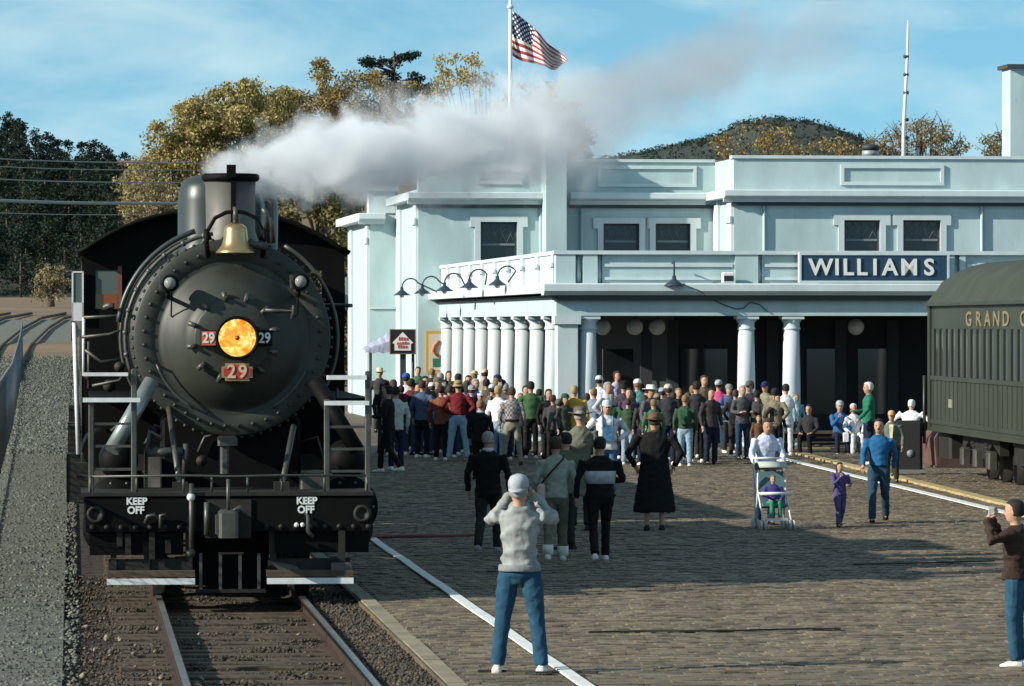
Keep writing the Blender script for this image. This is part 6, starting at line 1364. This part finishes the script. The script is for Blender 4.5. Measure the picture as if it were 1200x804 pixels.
# ------------------------------------------------------------------ overhead wires at the left
wl2=['uppermost thin wire crossing the dark forest','second thin wire below the uppermost','third thin wire crossing the forest','thick pale cable crossing in front of the dark forest','lowest thin wire under the thick cable']
for i,(py0,py1,r_) in enumerate(((183,184,.022),(192,193,.018),(207,208,.022),(232,233.5,.065),(247,247,.018))):
    Y=170; xa,za=TP(-60,py0,Y); xb,zb=TP(165,py1,Y); mb=MB(); mb.path([(xa+(xb-xa)*u,Y+6*u,za+(zb-za)*u-.06*sin(u*pi)) for u in np.linspace(0,1.6 if i==9 else 1.25,12)],r_,6); mb.build('overhead_wire',mat('wire_pale',(.30,.33,.32),.6),None,label=wl2[i],cat='wire')
# ------------------------------------------------------------------ steam and smoke
def smoke(name, p0, p1, ra, rb, dens, col, lab, nscale, thr, seed, aniso=.0, bulge=0, step=None):
    """a closed lumpy tube along p0..p1; density falls off from its axis and is broken up by noise"""
    p0,p1=Vector(p0),Vector(p1); L_=(p1-p0).length; o=empty('t'); bpy.data.objects.remove(o)
    prof=[(.02,-.15)]+[((ra+(rb-ra)*u**.5)*1.35,L_*u) for u in np.linspace(0,1,9)]+[(rb*.9,L_+.5*rb),(.02,L_+.9*rb)]
    me=MB().lathe(prof,(0,0,0),'x',20).mesh(name); ob=obj(name,me,None,None); ob.location=p0; d=(p1-p0).normalized(); ob.rotation_euler=d.to_track_quat('X','Z').to_euler()
    m=bpy.data.materials.new(name+'_volume'); m.use_nodes=True; m.cycles.volume_sampling='MULTIPLE_IMPORTANCE'; t=m.node_tree; t.nodes.remove(t.nodes['Principled BSDF']); pv=N(t,'ShaderNodeVolumePrincipled'); pv.inputs['Color'].default_value=(*col,1); pv.inputs['Anisotropy'].default_value=aniso
    t.links.new(pv.outputs[0],t.nodes['Material Output'].inputs['Volume']); c=N(t,'ShaderNodeTexCoord'); sp=N(t,'ShaderNodeSeparateXYZ')
    wn2=N(t,'ShaderNodeTexNoise',i_Scale=nscale*.8,i_Detail=3.0); t.links.new(c.outputs['Object'],wn2.inputs['Vector'])
    t.links.new(c.outputs['Object'],sp.inputs[0])
    def MM(op,a,b_=None,c_=None,cl=False):
        n=N(t,'ShaderNodeMath',operation=op); n.use_clamp=cl
        for i,v in enumerate((a,b_,c_)):
            if v is None: continue
            if isinstance(v,(int,float)): n.inputs[i].default_value=v
            else: t.links.new(v,n.inputs[i])
        return n.outputs[0]
    u=MM('DIVIDE',sp.outputs['X'],L_,cl=True); rad=MM('MULTIPLY_ADD',MM('POWER',u,.5),rb-ra,ra); dist=MM('DIVIDE',MM('SQRT',MM('ADD',MM('MULTIPLY',sp.outputs['Y'],sp.outputs['Y']),MM('MULTIPLY',sp.outputs['Z'],sp.outputs['Z']))),rad)
    nz_=N(t,'ShaderNodeTexNoise',i_Scale=nscale,i_Detail=7.0,i_Roughness=.6,i_Distortion=.7); mp_=N(t,'ShaderNodeMapping'); mp_.inputs['Location'].default_value=(seed,seed*.7,0); t.links.new(c.outputs['Object'],mp_.inputs[0]); t.links.new(mp_.outputs[0],nz_.inputs['Vector'])
    # puffs: noise minus the distance from the axis
    v=MM('SUBTRACT',MM('MULTIPLY',nz_.outputs['Fac'],1.9),MM('MULTIPLY_ADD',dist,.75,thr)); v=MM('MULTIPLY',v,3.0,cl=True)
    endf=MM('MULTIPLY',MM('SUBTRACT',1.0,MM('POWER',u,2.0)),MM('MULTIPLY',sp.outputs['X'],4.0,cl=True) )
    t.links.new(MM('MULTIPLY',MM('MULTIPLY',v,endf),dens),pv.inputs['Density']); me.materials.append(m)
    tag(ob,lab,'smoke',kind='stuff'); return ob
s0=TR.w(la(262,2.2),2.2,lz(203,2.2)); 
def PW(px,py,Y): x,z=TP(px,py,Y); return (x,Y,z)
smoke('steam_plume',PW(236,204,52.4),PW(720,150,54.5),.15,.86,6.5,(.95,.975,1.0),'dense white and blue grey steam blowing right from the smokestack',1.9,.24,3.0)
smoke('thin_smoke',PW(560,170,56),PW(1040,15,60),.45,.75,.95,(.70,.66,.68),'thin brownish grey smoke drifting up to the right across the sky',.9,.30,9.0)
